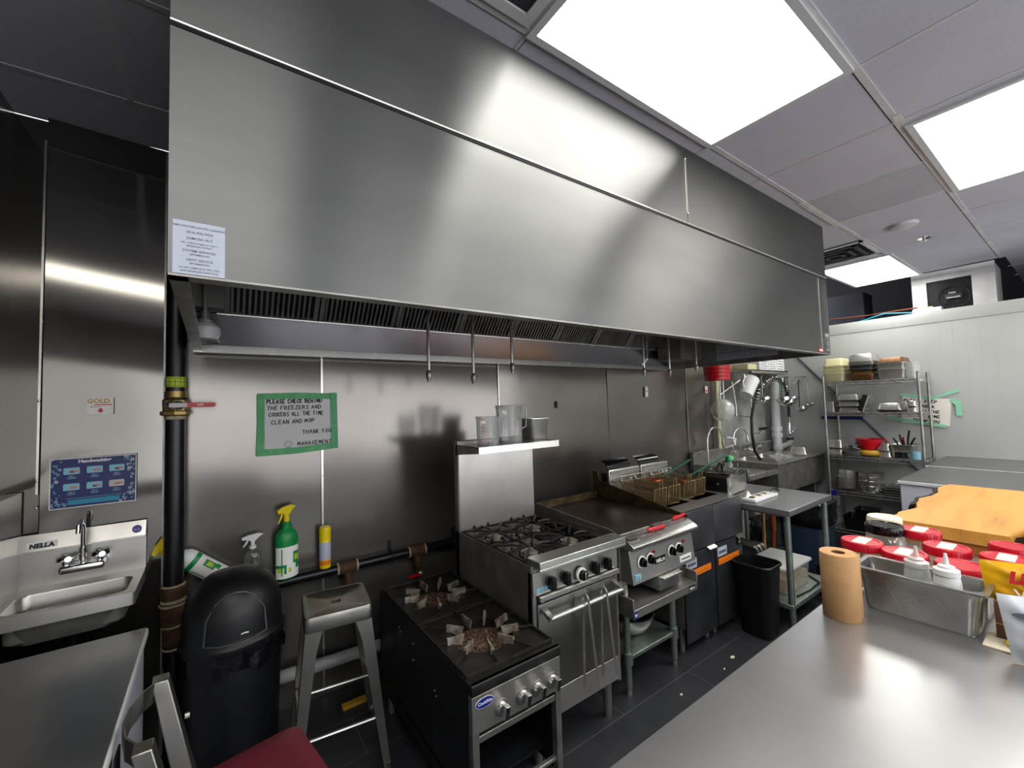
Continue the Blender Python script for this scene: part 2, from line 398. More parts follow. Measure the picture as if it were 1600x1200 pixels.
sheet(b, -.637, -.2, 0, ZC, wallL, .0006, .3, .085, 14, 60, tw=.036)
for k in range(5): sheet(b, seams[k]+.001, seams[k+1]-.001, 0, ZC, wallM, .0028, 1.7*k+.6)
struct(b, 'wall_back', smooth=80)
b = B(); b.box((XL-.1, YB+.02, 0), (5.08, YB+.1, ZC), tilegap); b.box((5.04, YB, 0), (XR+.1, YB+.1, 4.2), greyw); struct(b, 'wall_back')
n = 0
for x, wd, m in ((.542, .012, steel_b), (1.855, .009, steel_b), (4.476, .02, steel_d), (5.03, .03, steel_d), (-.205, .02, steel_d)):
    b = B(); b.box((x-wd/2, YB-.009, .02), (x+wd/2, YB-.001, ZC-.02), m)
    for z in (.45, .9, 1.3, 1.75, 2.2): b.ellip((x, YB-.01, z), .004, .003, .004, steel_b, 8)
    n += 1; struct(b, 'trim_%d' % n)
b = B(); b.box((3.131, YB-.004, .02), (3.135, YB-.001, ZC-.02), tilegap); struct(b, 'trim_6')
# left wall with a steel-clad half wall
b = B(); b.box((XL-.1, -3.5, 0), (XL, YB+.02, ZC), wallM); struct(b, 'wall_left')
b = B(); b.box((XL, -.5, 0), (-.693, YB-.005, 1.375), wallM, ch=.003); struct(b, 'trim_7')
b = B(); b.box((-.652, YB-.012, 1.36), (-.644, YB-.002, 3.0), steel_b)
for z in (1.3, 1.42, 1.78, 2.5): b.ellip((-.648, YB-.012, z), .006, .004, .006, steel_b, 8)
struct(b, 'trim_8')
# cooler wall on the right: white ribbed panels, top cap
b = B(); zt = 2.61
y = -3.5
b.box((XR+.0011, -3.5, 0), (XR+.1, YB, zt), coolM)
while y < YB-.03:
    b.box((XR, y+.0008, 0), (XR+.02, min(y+.0992, YB), 2.472), coolM); y += .1
b.box((XR-.006, -3.5, 2.476), (XR+.1, YB, zt), coolM, ch=.003)
struct(b, 'wall_right')
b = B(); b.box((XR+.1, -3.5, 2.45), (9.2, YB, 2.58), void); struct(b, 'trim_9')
# front wall behind the camera, open band added for fill light
b = B(); b.box((XL-.1, -2.75, 0), (9.2, -2.65, .7), greyw); b.box((XL-.1, -2.75, 2.32), (9.2, -2.65, 4.2), greyw); struct(b, 'wall_front')
# dark plenum above the cooler
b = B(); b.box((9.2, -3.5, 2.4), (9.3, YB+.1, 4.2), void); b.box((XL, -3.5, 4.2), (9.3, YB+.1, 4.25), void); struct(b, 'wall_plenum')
# ceiling: tiles, tee grid
LIGHTS = [(.985, .565), (2.955, -.105), (5.53, 1.16), (-.83, -.74), (1.0, -1.95), (4.9, -1.95), (2.95, -1.95), (4.87, -.75)]  # rear panels and the one past the right edge are unseen, added fill
b = B()
def tiles(x0, x1, y0, y1): b.box((x0, y0, ZC), (x1, y1, ZC+.02), tileM)
holes = []
tiles(XL, 5.5, -3.5, YB); tiles(5.5, 6.76, -3.5, 1.76); tiles(6.76, 9.2, -3.5, .5)
CE = single(b, 'ceiling', None, None, kind='structure')
b = B()
ylines = [1.17, .53, -.11, -.74, -1.36, -1.97, -2.6, -3.2]
for y in ylines: b.box((XL, y-.014, ZC-.004), (6.76 if y > .5 else 9.2, y+.014, ZC+.001), teeM); b.box((XL, y+.014, ZC-.0012), (6.76 if y > .5 else 9.2, y+.019, ZC+.001), tilegap)  # dark strip by each tee stands in for its shadow gap
b.box((XL, 2.43-.012, ZC-.004), (-.1, 2.43+.012, ZC+.001), teeM); b.box((XL, 1.8-.012, ZC-.004), (-.1, 1.8+.012, ZC+.001), teeM)
b.box((-.31-.012, 1.17, ZC-.004), (-.31+.012, 2.43, ZC+.001), teeM)
b.box((4.1, 1.77, ZC-.004), (6.76, 1.79, ZC+.001), teeM)
xs = [-.27, .355, .96, 2.235, 2.865, 3.5, 4.13, 4.75, 5.38, 6.0, 6.65, 7.3, 7.95]
for x in xs:
    top = 1.26 if x < 4.1 else 1.76
    b.box((x-.008, .53 if x in (.96, 2.235) else (.53 if x == .355 else .53), ZC-.003), (x+.008, min(top, 1.76) if x < 6.7 else .53, ZC+.001), teeM)
    b.box((x+.008, .53, ZC-.001), (x+.013, min(top, 1.76) if x < 6.7 else .53, ZC+.001), tilegap)  # cross tees get the same painted shade line
    b.box((x-.008, -3.2, ZC-.003), (x+.008, -.11 if 2.9 < x < 4.2 else .53, ZC+.001), teeM)
part(b, 'ceiling_grid', CE, smooth=0)
b = B(); b.box((3.52, .545, ZC-.002), (4.11, 1.15, ZC+.002), tileL); part(b, 'pale_tile', CE)
b = B(); b.box((3.45, 1.17, ZC-.0065), (4.2, 1.2, ZC-.004), teeM); b.box((2.78, .5, ZC-.007), (2.86, .535, ZC-.004), whitepl); part(b, 'splice_clip', CE)
for i, (x, y) in enumerate(LIGHTS):
    L_ = ['large ceiling light panel right beside the hood top', 'ceiling light panel at the right edge, second from the hood', 'farthest small ceiling light panel over the cooler wall',
          'ceiling light panel left of the camera, mirrored in the steel wall', 'added ceiling fill panel behind the camera on the left', 'added ceiling fill panel behind the camera on the right', 'added ceiling fill panel behind the camera in the middle', 'added ceiling fill panel just outside the right edge, over the chest freezers'][i]
    t = thing('ceiling_light', L_, 'light', (x+.61, y+.295, ZC), group='fluorescent ceiling panels')
    b = B()
    for lo, hi in (((x-.03, y-.03), (x+1.25, y+.0)), ((x-.03, y+.59), (x+1.25, y+.62)), ((x-.03, y), (x, y+.59)), ((x+1.22, y), (x+1.25, y+.59))):
        b.box((lo[0], lo[1], ZC-.014), (hi[0], hi[1], ZC+.0), white)
    part(b, 'light_frame', t)
    b = B(); b.box((x, y, ZC-.008), (x+1.22, y+.59, ZC-.001), lampM); part(b, 'diffuser', t)
# perforated return grille beside the big light
t = thing('return_vent', 'perforated grey return vent at the top edge left of the big light', 'vent', (.62, .86, ZC))
b = B()
for lo, hi in (((.30, .56), (.94, .6)), ((.30, 1.11), (.94, 1.15)), ((.30, .6), (.34, 1.11)), ((.9, .6), (.94, 1.11))): b.box((*lo, ZC-.012), (*hi, ZC), teeM)
part(b, 'vent_frame', t)
b = B(); b.box((.34, .6, ZC-.004), (.9, 1.11, ZC), duct)
for i in range(46):
    for j in range(42):
        x = .35+i*.012+(.006 if j % 2 else 0); y = .608+j*.012
        b.add([(x+.0042*math.cos(a*PI/3), y+.0042*math.sin(a*PI/3), ZC-.0045) for a in range(6)], [tuple(range(6))], tilegap)
part(b, 'perforated_panel', t, smooth=0)
# louvred supply diffuser by the hood end
t = thing('air_diffuser', 'dark louvred supply vent between hood end and far light', 'vent', (5.05, 1.46, ZC))
b = B()
for k, s_ in enumerate((.29, .22, .15, .08)):
    z = ZC-.004-.012*k if k else ZC-.006
    for (x0, y0, x1, y1) in ((-s_, -s_, s_, -s_+.03), (-s_, s_-.03, s_, s_), (-s_, -s_, -s_+.03, s_), (s_-.03, -s_, s_, s_)):
        b.box((5.05+x0, 1.46+y0, ZC-.02-.004*k), (5.05+x1, 1.46+y1, ZC-.012-.004*k), duct if k else teeM)
part(b, 'louvres', t)
b = B(); b.box((4.77, 1.18, ZC-.003), (5.33, 1.74, ZC-.001), tilegap); part(b, 'duct_opening', t)
b = B(); b.lathe([(.001, -.035), (.05, -.033), (.085, -.02), (.095, 0)], teeM, (4.66, .87, ZC)); single(b, 'ceiling_speaker', 'faint round dome on the ceiling tile before the far light', 'detector')
t = thing('sprinkler_head', 'small chrome sprinkler head in a ceiling tile near far light', 'sprinkler', (5.24, .85, ZC))
b = B(); b.lathe([(.001, -.004), (.045, -.004), (.05, 0)], chrome, (5.24, .85, ZC)); part(b, 'escutcheon', t)
b = B(); b.lathe([(.001, -.03), (.02, -.03), (.022, -.026), (.008, -.022), (.01, 0)], steel_b, (5.24, .85, ZC)); part(b, 'deflector', t)
# things over the cooler
t = thing('condensing_unit', 'pale grey condensing unit with dark fan coil on the cooler roof', 'cooling unit', (7.2, .93, 2.58))
b = B(); X = 7.0
for y0, y1, z0, z1 in ((.6, 1.28, 3.02, 3.14), (1.15, 1.28, 2.58, 3.02), (.6, .78, 2.58, 3.02)): b.box((X, y0, z0), (X+.05, y1, z1), teeM)
b.box((X+.05, .6, 3.06), (X+.5, 1.28, 3.12), teeM); b.box((X+.05, .6, 2.58), (X+.5, .63, 3.06), teeM); b.box((X+.05, 1.25, 2.58), (X+.5, 1.28, 3.06), teeM)
b.box((X+.45, .63, 2.58), (X+.5, 1.25, 3.06), duct)
part(b, 'cabinet', t, bev=.003)
b = B(); b.box((X+.05, .78, 2.6), (X+.06, 1.15, 3.02), blackp)
for k in range(26): b.box((X+.03, .79, 2.62+k*.0155), (X+.04, 1.14, 2.624+k*.0155), duct)
part(b, 'coil_fins', t)
b = B()
b.tube([(X+.02, .93+.13*math.cos(a), 2.8+.13*math.sin(a)) for a in [2*PI*k/24 for k in range(24)]], .005, blackp, 6, closed=True)
b.tube([(X+.02, .93+.07*math.cos(a), 2.8+.07*math.sin(a)) for a in [2*PI*k/24 for k in range(24)]], .004, blackp, 6, closed=True)
for k in range(4): a = PI/4+k*PI/2; b.cyl((X+.02, .93, 2.8), (X+.02, .93+.15*math.cos(a), 2.8+.15*math.sin(a)), .004, blackp, 6)
part(b, 'fan_guard', t)
b = B(); b.box((X+.0, .86, 2.79), (X+.012, 1.0, 2.84), blackp); b.text('FAN', .03, paper, (X-.001, .94, 2.845), (0, -1, 0)); b.text('DANGER', .028, paper, (X-.001, .93, 2.79), (0, -1, 0)); part(b, 'warning_label', t)
b = B(); b.box((6.62, .98, 2.61), (6.72, 1.22, 2.66), whitepl, ch=.004); b.box((6.62, 1.05, 2.66), (6.68, 1.17, 2.675), yelbox, ch=.003); single(b, 'junction_box', 'small white junction box on cooler top left of condensing unit', 'electrical box')
b = B(); b.tube([(6.7, 2.2, 2.66), (6.75, 2.0, 2.6), (6.8, 1.75, 2.64), (6.75, 1.5, 2.69), (6.68, 1.23, 2.64)], .008, teal, 6); single(b, 'blue_cable', 'thin blue cable trailing along the cooler roof', 'cable')
b = B(); b.tube([(6.7, 2.2, 2.72), (6.9, 1.7, 2.72), (6.75, 1.2, 2.7)], .009, M('old_copper', '7a4a38', .5, .5), 6); single(b, 'copper_line', 'copper refrigerant line on the cooler roof', 'pipe')
b = B()
b.box((7.6, 1.9, 2.58), (8.0, 2.4, 3.18), duct, ch=.01)
single(b, 'ductwork', 'dark ductwork in the void above the cooler', 'duct')

# =================================================================== HOOD
HX0, HX1, HY, HZ, SZ = -.092, 4.10, 1.26, 2.033, 2.663
hood = thing('range_hood', 'huge stainless steel exhaust hood over the whole cooking line', 'range hood', (2.0, 2.0, HZ))
def hsheet(b, x0, x1, z0, z1, y, ph, amp=.0012):
    v = []; f = []; nx = max(8, int((x1-x0)/.12)); nz = 16
    for j in range(nz+1):
        for i in range(nx+1):
            x = x0+(x1-x0)*i/nx; z = z0+(z1-z0)*j/nz; ed = min(1, 6*min(i/nx, 1-i/nx))*min(1, 6*min(j/nz, 1-j/nz))
            v.append((x, y+ed*amp*(math.sin(2.3*x+ph+3*z)+.6*math.sin(4.7*x-2*z+ph*2)), z))
    for j in range(nz):
        for i in range(nx): a = j*(nx+1)+i; f.append((a, a+1, a+nx+2, a+nx+1))
    b.add(v, f, m_)
m_ = hoodM
b = B(); hsheet(b, HX0, 3.93, HZ, SZ, HY, .3)
b.box((HX0, HY+.003, HZ), (HX1, HY+.012, SZ), steel_d)
part(b, 'front_panel', hood, smooth=60)
b = B(); hsheet(b, 3.934, HX1, HZ, SZ, HY, 2.); part(b, 'corner_panel', hood, smooth=60)
b = B(); b.box((3.929, HY-.003, HZ+.03), (3.935, HY+.001, SZ-.02), steel_b); part(b, 'seam_strip', hood)
b = B(); b.tube([(HX0, HY-.002, SZ), (HX1, HY-.002, SZ)], .005, steel_b, 8); b.box((HX0, HY-.003, SZ-.014), (HX1, HY+.0005, SZ-.006), tilegap); part(b, 'seam_bead', hood)
b = B(); hsheet(b, HX0, 2.115, SZ+.004, ZC-.005, HY, 1.1); hsheet(b, 2.119, HX1, SZ+.004, ZC-.005, HY, 2.2); b.box((HX0, HY+.003, SZ), (HX1, HY+.01, ZC-.003), steel_d)
part(b, 'upper_panel', hood, smooth=60)
b = B(); b.box((2.114, HY-.003, SZ+.07), (2.12, HY+.001, 3.03), steel_b)
for z in (SZ+.06, 3.03): b.ellip((2.117, HY-.003, z), .006, .004, .006, steel_b, 8)
part(b, 'panel_joint', hood)
# bottom rim, returns
b = B()
b.box((HX0, HY-.002, HZ-.003), (HX1, HY+.045, HZ+.004), steel_d)
b.box((HX0, 2.71, HZ-.01), (HX1, 2.735, HZ+.03), steel_b)
b.box((HX0, HY, HZ-.003), (HX0+.04, 2.72, HZ+.004), steel_d); b.box((HX1-.04, HY, HZ-.003), (HX1, 2.72, HZ+.004), steel_d)
part(b, 'bottom_rim', hood, bev=.001)
for nm, x in (('left_end', HX0), ('right_end', HX1-.012)):
    b = B(); b.box((x, HY+.012, HZ), (x+.012, 2.73, ZC-.003), steel_d if x > 0 else hoodM); part(b, 'end_panel', hood)
# back interior panel and sloping filter bank
zf0, yf0, zf1, yf1 = 2.222, 2.66, 2.62, 2.34
b = B()
b.add([(HX0+.012, 2.715, HZ+.02), (HX1-.012, 2.715, HZ+.02), (HX1-.012, yf0, zf0), (HX0+.012, yf0, zf0)], [(0, 1, 2, 3)], M('trough_steel', '77757a', .2, .95))
b.tube([(HX0+.1, yf0-.004, zf0), (HX1-.3, yf0-.004, zf0)], .006, steel_b, 6)
part(b, 'back_trough', hood, smooth=0)
b = B()
b.add([(HX0+.012, yf0+.03, zf0), (HX1-.012, yf0+.03, zf0), (HX1-.012, yf1+.03, zf1), (HX0+.012, yf1+.03, zf1)], [(0, 1, 2, 3)], blackp)
b.box((HX0+.012, HY+.05, 2.62), (HX1-.012, yf1+.04, 2.64), steel_d)
part(b, 'interior', hood, smooth=0)
fl = (Vector((0, yf1, zf1))-Vector((0, yf0, zf0))); fn = Vector((0, -fl.z, fl.y)).normalized()
if fn.z > 0: fn = -fn
FX0, NF = .035, 8; FW = (3.72-FX0)/NF
for k in range(NF):
    b = B(); x0 = FX0+k*FW
    def fq(xa, xb, u0, u1, d0, d1, m):
        P = [Vector((0, yf0, zf0))+fl*u0, Vector((0, yf0, zf0))+fl*u1]
        vs = []
        for d in (d0, d1):
            for x, q in ((xa, P[0]), (xb, P[0]), (xb, P[1]), (xa, P[1])): w = q-fn*d*-1; vs.append((x, w.y, w.z))
        b.add(vs, [(0, 1, 2, 3), (7, 6, 5, 4), (0, 4, 5, 1), (1, 5, 6, 2), (2, 6, 7, 3), (3, 7, 4, 0)], m)
    fq(x0+.004, x0+.028, 0, 1, -.02, .006, steel_d); fq(x0+FW-.028, x0+FW-.004, 0, 1, -.02, .006, steel_d)
    fq(x0+.004, x0+FW-.004, 0, .03, -.02, .006, steel_d); fq(x0+.004, x0+FW-.004, .97, 1, -.02, .006, steel_d)
    nb = 15
    for i in range(nb):
        xa = x0+.033+i*(FW-.066)/nb
        fq(xa, xa+.011, .03, .97, -.012, .004, steel_d)
    part(b, 'baffle_filter', hood, smooth=0)
b = B(); b.box((HX0+.012, 2.5, 2.22), (FX0+.002, 2.62, 2.6), steel); part(b, 'blank_panel', hood)
b = B(); b.box((3.72, 2.36, 2.1), (HX1-.012, 2.62, 2.6), steel_d); part(b, 'blank_panel', hood)
# vapour-proof lamp jar
b = B(); o = (-.04, 2.46, 0)
b.lathe([(.001, 2.185), (.02, 2.185), (.02, 2.15), (.05, 2.145), (.05, 2.13)], steel_d, o, 20); b.cyl((o[0], o[1], 2.185), (o[0], o[1], 2.4), .01, steel, 10)
lampf = part(b, 'lamp_fitting', hood)
b = B(); b.lathe([(.045, 2.13), (.062, 2.11), (.064, 2.08), (.052, 2.055), (.001, 2.052)], whitepl, o, 20)
b.lathe([(.058, 2.05), (.062, 2.045), (.058, 2.04)], steel, o, 20); part(b, 'glass_jar', lampf)
for k in range(2):
    b = B(); b.cyl((HX0+.02, 2.62-k*.1, 2.06+k*.04), (HX0+.03, 2.62-k*.1, 2.06+k*.04), .01, steel_b, 10); part(b, 'bolt', hood)
# stickers on the hood
b = B(); b.box((-.083, HY-.004, 2.037), (.02, HY-.002, 2.167), paper_b)
cx = -.031
for t_, z, s_ in (('RMH KITCHEN HOOD CLEANING', 2.152, .0068), ('(416) 832-9420', 2.138, .0085), ('SAMOSA HUT', 2.123, .0085), ('1871 HURONTARIO ST UNIT 2', 2.112, .0054), ('MISSISSAUGA ONTARIO', 2.105, .0048), ('SYSTEM SERVICED', 2.092, .0082), ('SEPTEMBER/2023', 2.084, .0055), ('NEXT SERVICE', 2.070, .0082), ('SEPTEMBER/2024', 2.062, .0055), ('DO NOT REMOVE BY FIRE CODE', 2.051, .0054), ('AND INSURANCE INSPECTION', 2.043, .0054)):
    b.text(t_, s_, inkg, (cx, HY-.0045, z), bold=.0001)
part(b, 'service_sticker', hood, 'pale blue service sticker with grey print')
b = B(); b.box((3.85, HY-.004, 2.045), (3.925, HY-.002, 2.07), red); b.text('DANGER', .018, paper, (3.887, HY-.0045, 2.051), bold=.0008); part(b, 'red_label', hood, 'small red label with white print')
b = B(); b.box((4.0, HY-.004, 2.06), (4.075, HY-.002, 2.2), steel_b); b.box((4.006, HY-.005, 2.068), (4.069, HY-.0035, 2.17), blackp); b.box((4.02, HY-.006, 2.095), (4.055, HY-.0045, 2.14), steel_d); b.text('LISTED', .012, paper, (4.037, HY-.006, 2.152)); b.text('HOOD', .012, paper, (4.037, HY-.006, 2.075)); part(b, 'rating_plate', hood, 'black and silver rating plate')
b = B(); b.box((HX1-.018, 1.64, 2.075), (HX1-.014, 2.2, 2.235), paper_b)
for k in range(4):
    y = 2.19-k*.14
    b.box((HX1-.019, y-.128, 2.08), (HX1-.018, y-.126, 2.232), inkg)
    for r in range(7): b.box((HX1-.019, y-.02-.1*(.6+.4*random.random()), 2.1+r*.018), (HX1-.018, y-.012, 2.103+r*.018), inkg)
b.box((HX1-.019, 1.64, 2.145), (HX1-.018, 2.2, 2.149), inkg)
part(b, 'instruction_sheet', hood, 'blue-white printed instruction sheet inside the end')
# suppression drops
for x, zb, yb in ((.9, 1.83, 2.0), (1.165, 1.82, 2.0), (1.43, 1.885, 2.0), (2.66, 1.89, 2.0), (2.985, 1.89, 2.0), (3.375, 1.94, 2.0)):
    b = B(); b.cyl((x, yb, zb+.05), (x, yb, 2.62), .0085, steel_b, 10)
    if abs(x-2.66) < .01:
        b.tube([(x, yb, 2.0), (x+.03, yb-.01, 2.03), (x+.05, yb, 2.6)], .006, steel_b, 8); b.tube([(x-.03, yb, 1.97), (x, yb, 1.99), (x+.04, yb, 2.02)], .009, white, 8)
    b2 = part(b, 'drop_pipe', hood)
    b = B(); b.lathe([(.001, zb), (.008, zb), (.009, zb+.012), (.015, zb+.022), (.016, zb+.045), (.012, zb+.055), (.009, zb+.06)], steel_d, (x, yb, 0), 12); part(b, 'nozzle', b2)

# =================================================================== LEFT SIDE
# gas riser and low gas line
PX, PY = -.157, 2.655
t = thing('gas_pipe', 'tall black gas riser pipe with rusty fittings left of the hood', 'pipe', (PX, PY, 0))
b = B(); b.cyl((PX, PY, .02), (PX, PY, .5), .036, pipeM, 24); b.cyl((PX, PY, .5), (PX, PY, 2.9), .04, pipeM, 24); part(b, 'riser', t)
def ringp(b, z, z2, r, m, x=PX, y=PY, seg=24): b.cyl((x, y, z), (x, y, z2), r, m, seg)
b = B(); ringp(b, .84, .875, .055, rust); ringp(b, .815, .84, .046, rust); ringp(b, .70, .80, .052, rust); b.tube([(PX, PY, .75), (PX+.05, PY-.01, .76), (PX+.095, PY-.0, .738)], .042, rust, 16); ringp(b, .6, .69, .041, rust)
part(b, 'rusty_fitting', t, 'rusty brown tee and union')
for z, r in ((.875, .047), (.805, .05), (.79, .056), (.69, .046), (.585, .043)): b = B(); b.lathe([(r-.012, z-.007), (r, z-.004), (r+.001, z+.003), (r-.01, z+.008)], paste, (PX, PY, 0)); part(b, 'sealant', t)

b = B(); ringp(b, 1.835, 1.885, .0412, lime)
for k in range(12): a = 2*PI*k/12; b.box((PX+.0415*math.cos(a)-.001, PY+.0415*math.sin(a)-.001, 1.84), (PX+.0415*math.cos(a)+.001, PY+.0415*math.sin(a)+.001, 1.88), blackpl)
for z in (1.84, 1.86, 1.879): b.lathe([(.0414, z-.001), (.042, z), (.0414, z+.001)], blackpl, (PX, PY, 0))
part(b, 'lime_band', t, 'lime green printed gas label band')
b = B(); ringp(b, 1.785, 1.815, .044, brass); b.lathe([(.04, 1.69), (.06, 1.7), (.06, 1.715), (.05, 1.72), (.052, 1.77), (.044, 1.78), (.04, 1.8)], brass, (PX, PY, 0), 8); b.ellip((PX, PY-.03, 1.745), .04, .035, .03, steel_b)
for z in (1.805, 1.685): b.lathe([(.03, z-.01), (.0435, z-.008), (.0435, z+.008), (.03, z+.01)], paste, (PX, PY, 0))
v = part(b, 'ball_valve', t)
b = B(); b.box((PX-.02, PY-.075, 1.735), (PX+.05, PY-.068, 1.755), steel_d); b.rrect([(.058, .0115, .011, 0), (.058, .0115, .011, .008)], red, T=Matrix.Translation((PX+.105, PY-.068, 1.745)) @ Matrix.Rotation(PI/2, 4, 'X')); b.text('GAS', .014, paper, (PX+.1, PY-.0765, 1.741), bold=.0004)
part(b, 'red_handle', v, 'red lever handle with white print')
GZ = .735; GYp = 2.745
t = thing('gas_line', 'black horizontal gas line along the wall behind the stool', 'pipe', (.9, GYp, GZ))
b = B(); b.cyl((-.10, GYp, GZ), (3.3, GYp, GZ), .03, pipeM, 20); part(b, 'line_pipe', t)
for i, x in enumerate((.67, 1.12)):
    b = B(); b.cyl((x-.05, GYp, GZ), (x+.05, GYp, GZ), .04, rust, 20); b.cyl((x, GYp-.01, GZ-.02), (x, GYp-.02, GZ-.09), .026, rust, 16)
    for s_ in (-.055, .055): b.tube([(x+s_-.006, GYp, GZ), (x+s_+.006, GYp, GZ)], .037, paste, 16)
    p_ = part(b, 'pipe_tee', t)
    b = B(); b.cyl((x, GYp-.02, GZ-.09), (x, GYp-.02, GZ-.16), .017, brass, 12)
    if i: b.box((x-.075, GYp-.05, GZ-.155), (x+.0, GYp-.042, GZ-.137), red); b.ellip((x+.01, GYp-.04, GZ-.145), .02, .015, .02, steel_b, 10)
    part(b, 'tee_valve', p_)
for x in (.95, 1.42):
    b = B(); b.tube(arc((x, GYp, GZ), .034, -90, 270, 16, 'YZ'), .004, blackp, 6); b.box((x-.006, GYp+.02, GZ), (x+.006, YB-.012, GZ+.05), blackp); b.box((x-.008, YB-.02, GZ+.04), (x+.008, YB-.012, GZ+.09), blackp); part(b, 'pipe_clamp', t)

# signs on the steel
b = B(); y = YB-.016
T_ = Matrix.Translation((0, 0, 0))
b.box((.235, y, 1.485), (.60, y+.002, 1.775), paper)
yy = y-.001
for ln, x, z in (('PLEASE CHECK BEHIND', .245, 1.747), ('THE FREEZERS AND', .247, 1.71), ('COOKERS ALL THE TIME', .255, 1.672), ('CLEAN AND MOP', .268, 1.628), ('THANK YOU', .432, 1.563), ('MANAGEMENT', .405, 1.495)):
    hand(b, ln, (x, yy, z), (1, 0, .012), (0, 0, 1), .0215 if ln != 'PLEASE CHECK BEHIND' else .0225, ink, w=.6 if len(ln) < 19 else .5, gap=.30 if len(ln) < 19 else .22, pen=.0055 if ln[0] == 'P' else .0042)
fc = (.355, yy, 1.506)
for a, c in zip(arc(fc, .019, 0, 360, 16), arc(fc, .019, 0, 360, 16)[1:]):
    d = (Vector(c)-Vector(a)).normalized().cross(Vector((0, 1, 0)))*.0012; b.quad(Vector(a)-d, Vector(a)+d, Vector(c)+d, Vector(c)-d, ink)
for a, c in zip(arc(fc, .01, 200, 340, 6), arc(fc, .01, 200, 340, 6)[1:]): d = Vector((0, 0, .001)); b.quad(Vector(a)-d, Vector(a)+d, Vector(c)+d, Vector(c)-d, ink)
for s_ in (-.007, .007): b.box((fc[0]+s_-.0018, yy-.0005, 1.511), (fc[0]+s_+.0018, yy, 1.514), ink)
PS = thing('cleaning_notice', 'handwritten please check behind the freezers notice framed in green tape', 'sign', (.415, y, 1.455))
part(b, 'notice_sheet', PS, smooth=0)
def strip(b, pts, m, w, y):
    """torn tape strip: polyline in x,z with width"""
    for i, ((x0, z0), (x1, z1)) in enumerate(zip(pts, pts[1:])):
        d = Vector((x1-x0, 0, z1-z0)).normalized(); s_ = Vector((-d.z, 0, d.x))*w/2; a = Vector((x0, y, z0)); c = Vector((x1, y-.0006, z1)); u = Vector((0, -.0012, 0))
        V = [a-s_, c-s_, c+s_, a+s_]; b.add([tuple(q) for q in V]+[tuple(q+u) for q in V], [(0, 1, 2, 3), (7, 6, 5, 4), (0, 4, 5, 1), (1, 5, 6, 2), (2, 6, 7, 3), (3, 7, 4, 0)], m)
for i, (pts, w) in enumerate(((((.2, 1.788), (.42, 1.793), (.628, 1.785)), .036), (((.195, 1.468), (.4, 1.467), (.63, 1.482)), .038), (((.214, 1.8), (.216, 1.62), (.21, 1.455)), .036), (((.606, 1.808), (.61, 1.63), (.612, 1.462)), .038))):
    b = B(); strip(b, pts, tape, w, y-.0015-.0014*i); part(b, 'tape_strip', PS, smooth=0)
# handwashing poster
y = YB-.02
b = B(); x0, x1, z0, z1 = -.608, -.312, 1.284, 1.513; w_, h_ = x1-x0, z1-z0
t = thing('handwashing_poster', 'blue handwashing poster with six photos above the hand sink', 'poster', ((x0+x1)/2, y, z0))
b.box((x0, y, z0), (x1, y+.003, z1), paper); b.box((x0+.004, y-.0006, z0+.004), (x1-.004, y, z1-.004), navy)
b.box((x0+.06, y-.0009, z0+.014), (x1-.06, y-.0006, z0+.036), teal)
b.box((x0+.055, y-.001, z0+.042), (x1-.05, y-.0006, z0+.0435), skyb)
b.text('Handwashing', .021, paper, ((x0+x1)/2, y-.001, z1-.024), bold=.0008)
rr = random.Random(3)
for k in range(420):
    u, v_ = rr.random(), rr.random(); e = min(u, 1-u)
    lim = .075+.13*abs(v_-.5)**1.5*3
    if e < lim and .02 < u < .98 and .03 < v_ < .97:
        r = rr.uniform(.002, .0062); cx_, cz_ = x0+u*w_, z0+v_*h_; cx_ = min(max(cx_, x0+.009), x1-.009); cz_ = min(max(cz_, z0+.009), z1-.009)
        dy = k*.0000025
        b.add([(cx_+r*math.cos(a*PI/3+.3), y-.0011-dy, cz_+r*math.sin(a*PI/3+.3)) for a in range(6)], [tuple(range(6))], skyb if k % 3 else paper)
        r *= .62; b.add([(cx_+r*math.cos(a*PI/3+.3), y-.00111-dy-.0000012, cz_+r*math.sin(a*PI/3+.3)) for a in range(6)], [tuple(range(6))], teal if k % 5 == 0 else navy)
caps = ['Step 1', 'Step 2', 'Step 3', 'Step 4', 'Step 5', 'Step 6']
for i in range(6):
    cx_ = x0+w_*(.24+.26*(i % 3)); cz_ = z0+h_*(.74 if i < 3 else .42)
    T2 = Matrix.Translation((cx_, y-.0012, cz_)) @ Matrix.Rotation(PI/2, 4, 'X')
    b.rrect([(.027, .0155, .005, 0), (.027, .0155, .005, .0006)], skyb if i != 5 else steel_d, T=T2)
    b.ellip((cx_+.008, y-.0018, cz_-.002), .015, .0008, .0055, skin, 10); b.ellip((cx_+.002, y-.0019, cz_-.004), .010, .0008, .004, skin if i % 2 else rust, 10)
    b.text(caps[i], .0075, paper, (cx_, y-.0012, cz_-.026)); b.box((cx_-.016, y-.0012, cz_-.032), (cx_+.016, y-.001, cz_-.0305), skyb); b.box((cx_-.012, y-.0012, cz_-.036), (cx_+.012, y-.001, cz_-.0345), skyb)
part(b, 'poster_sheet', t, smooth=0)
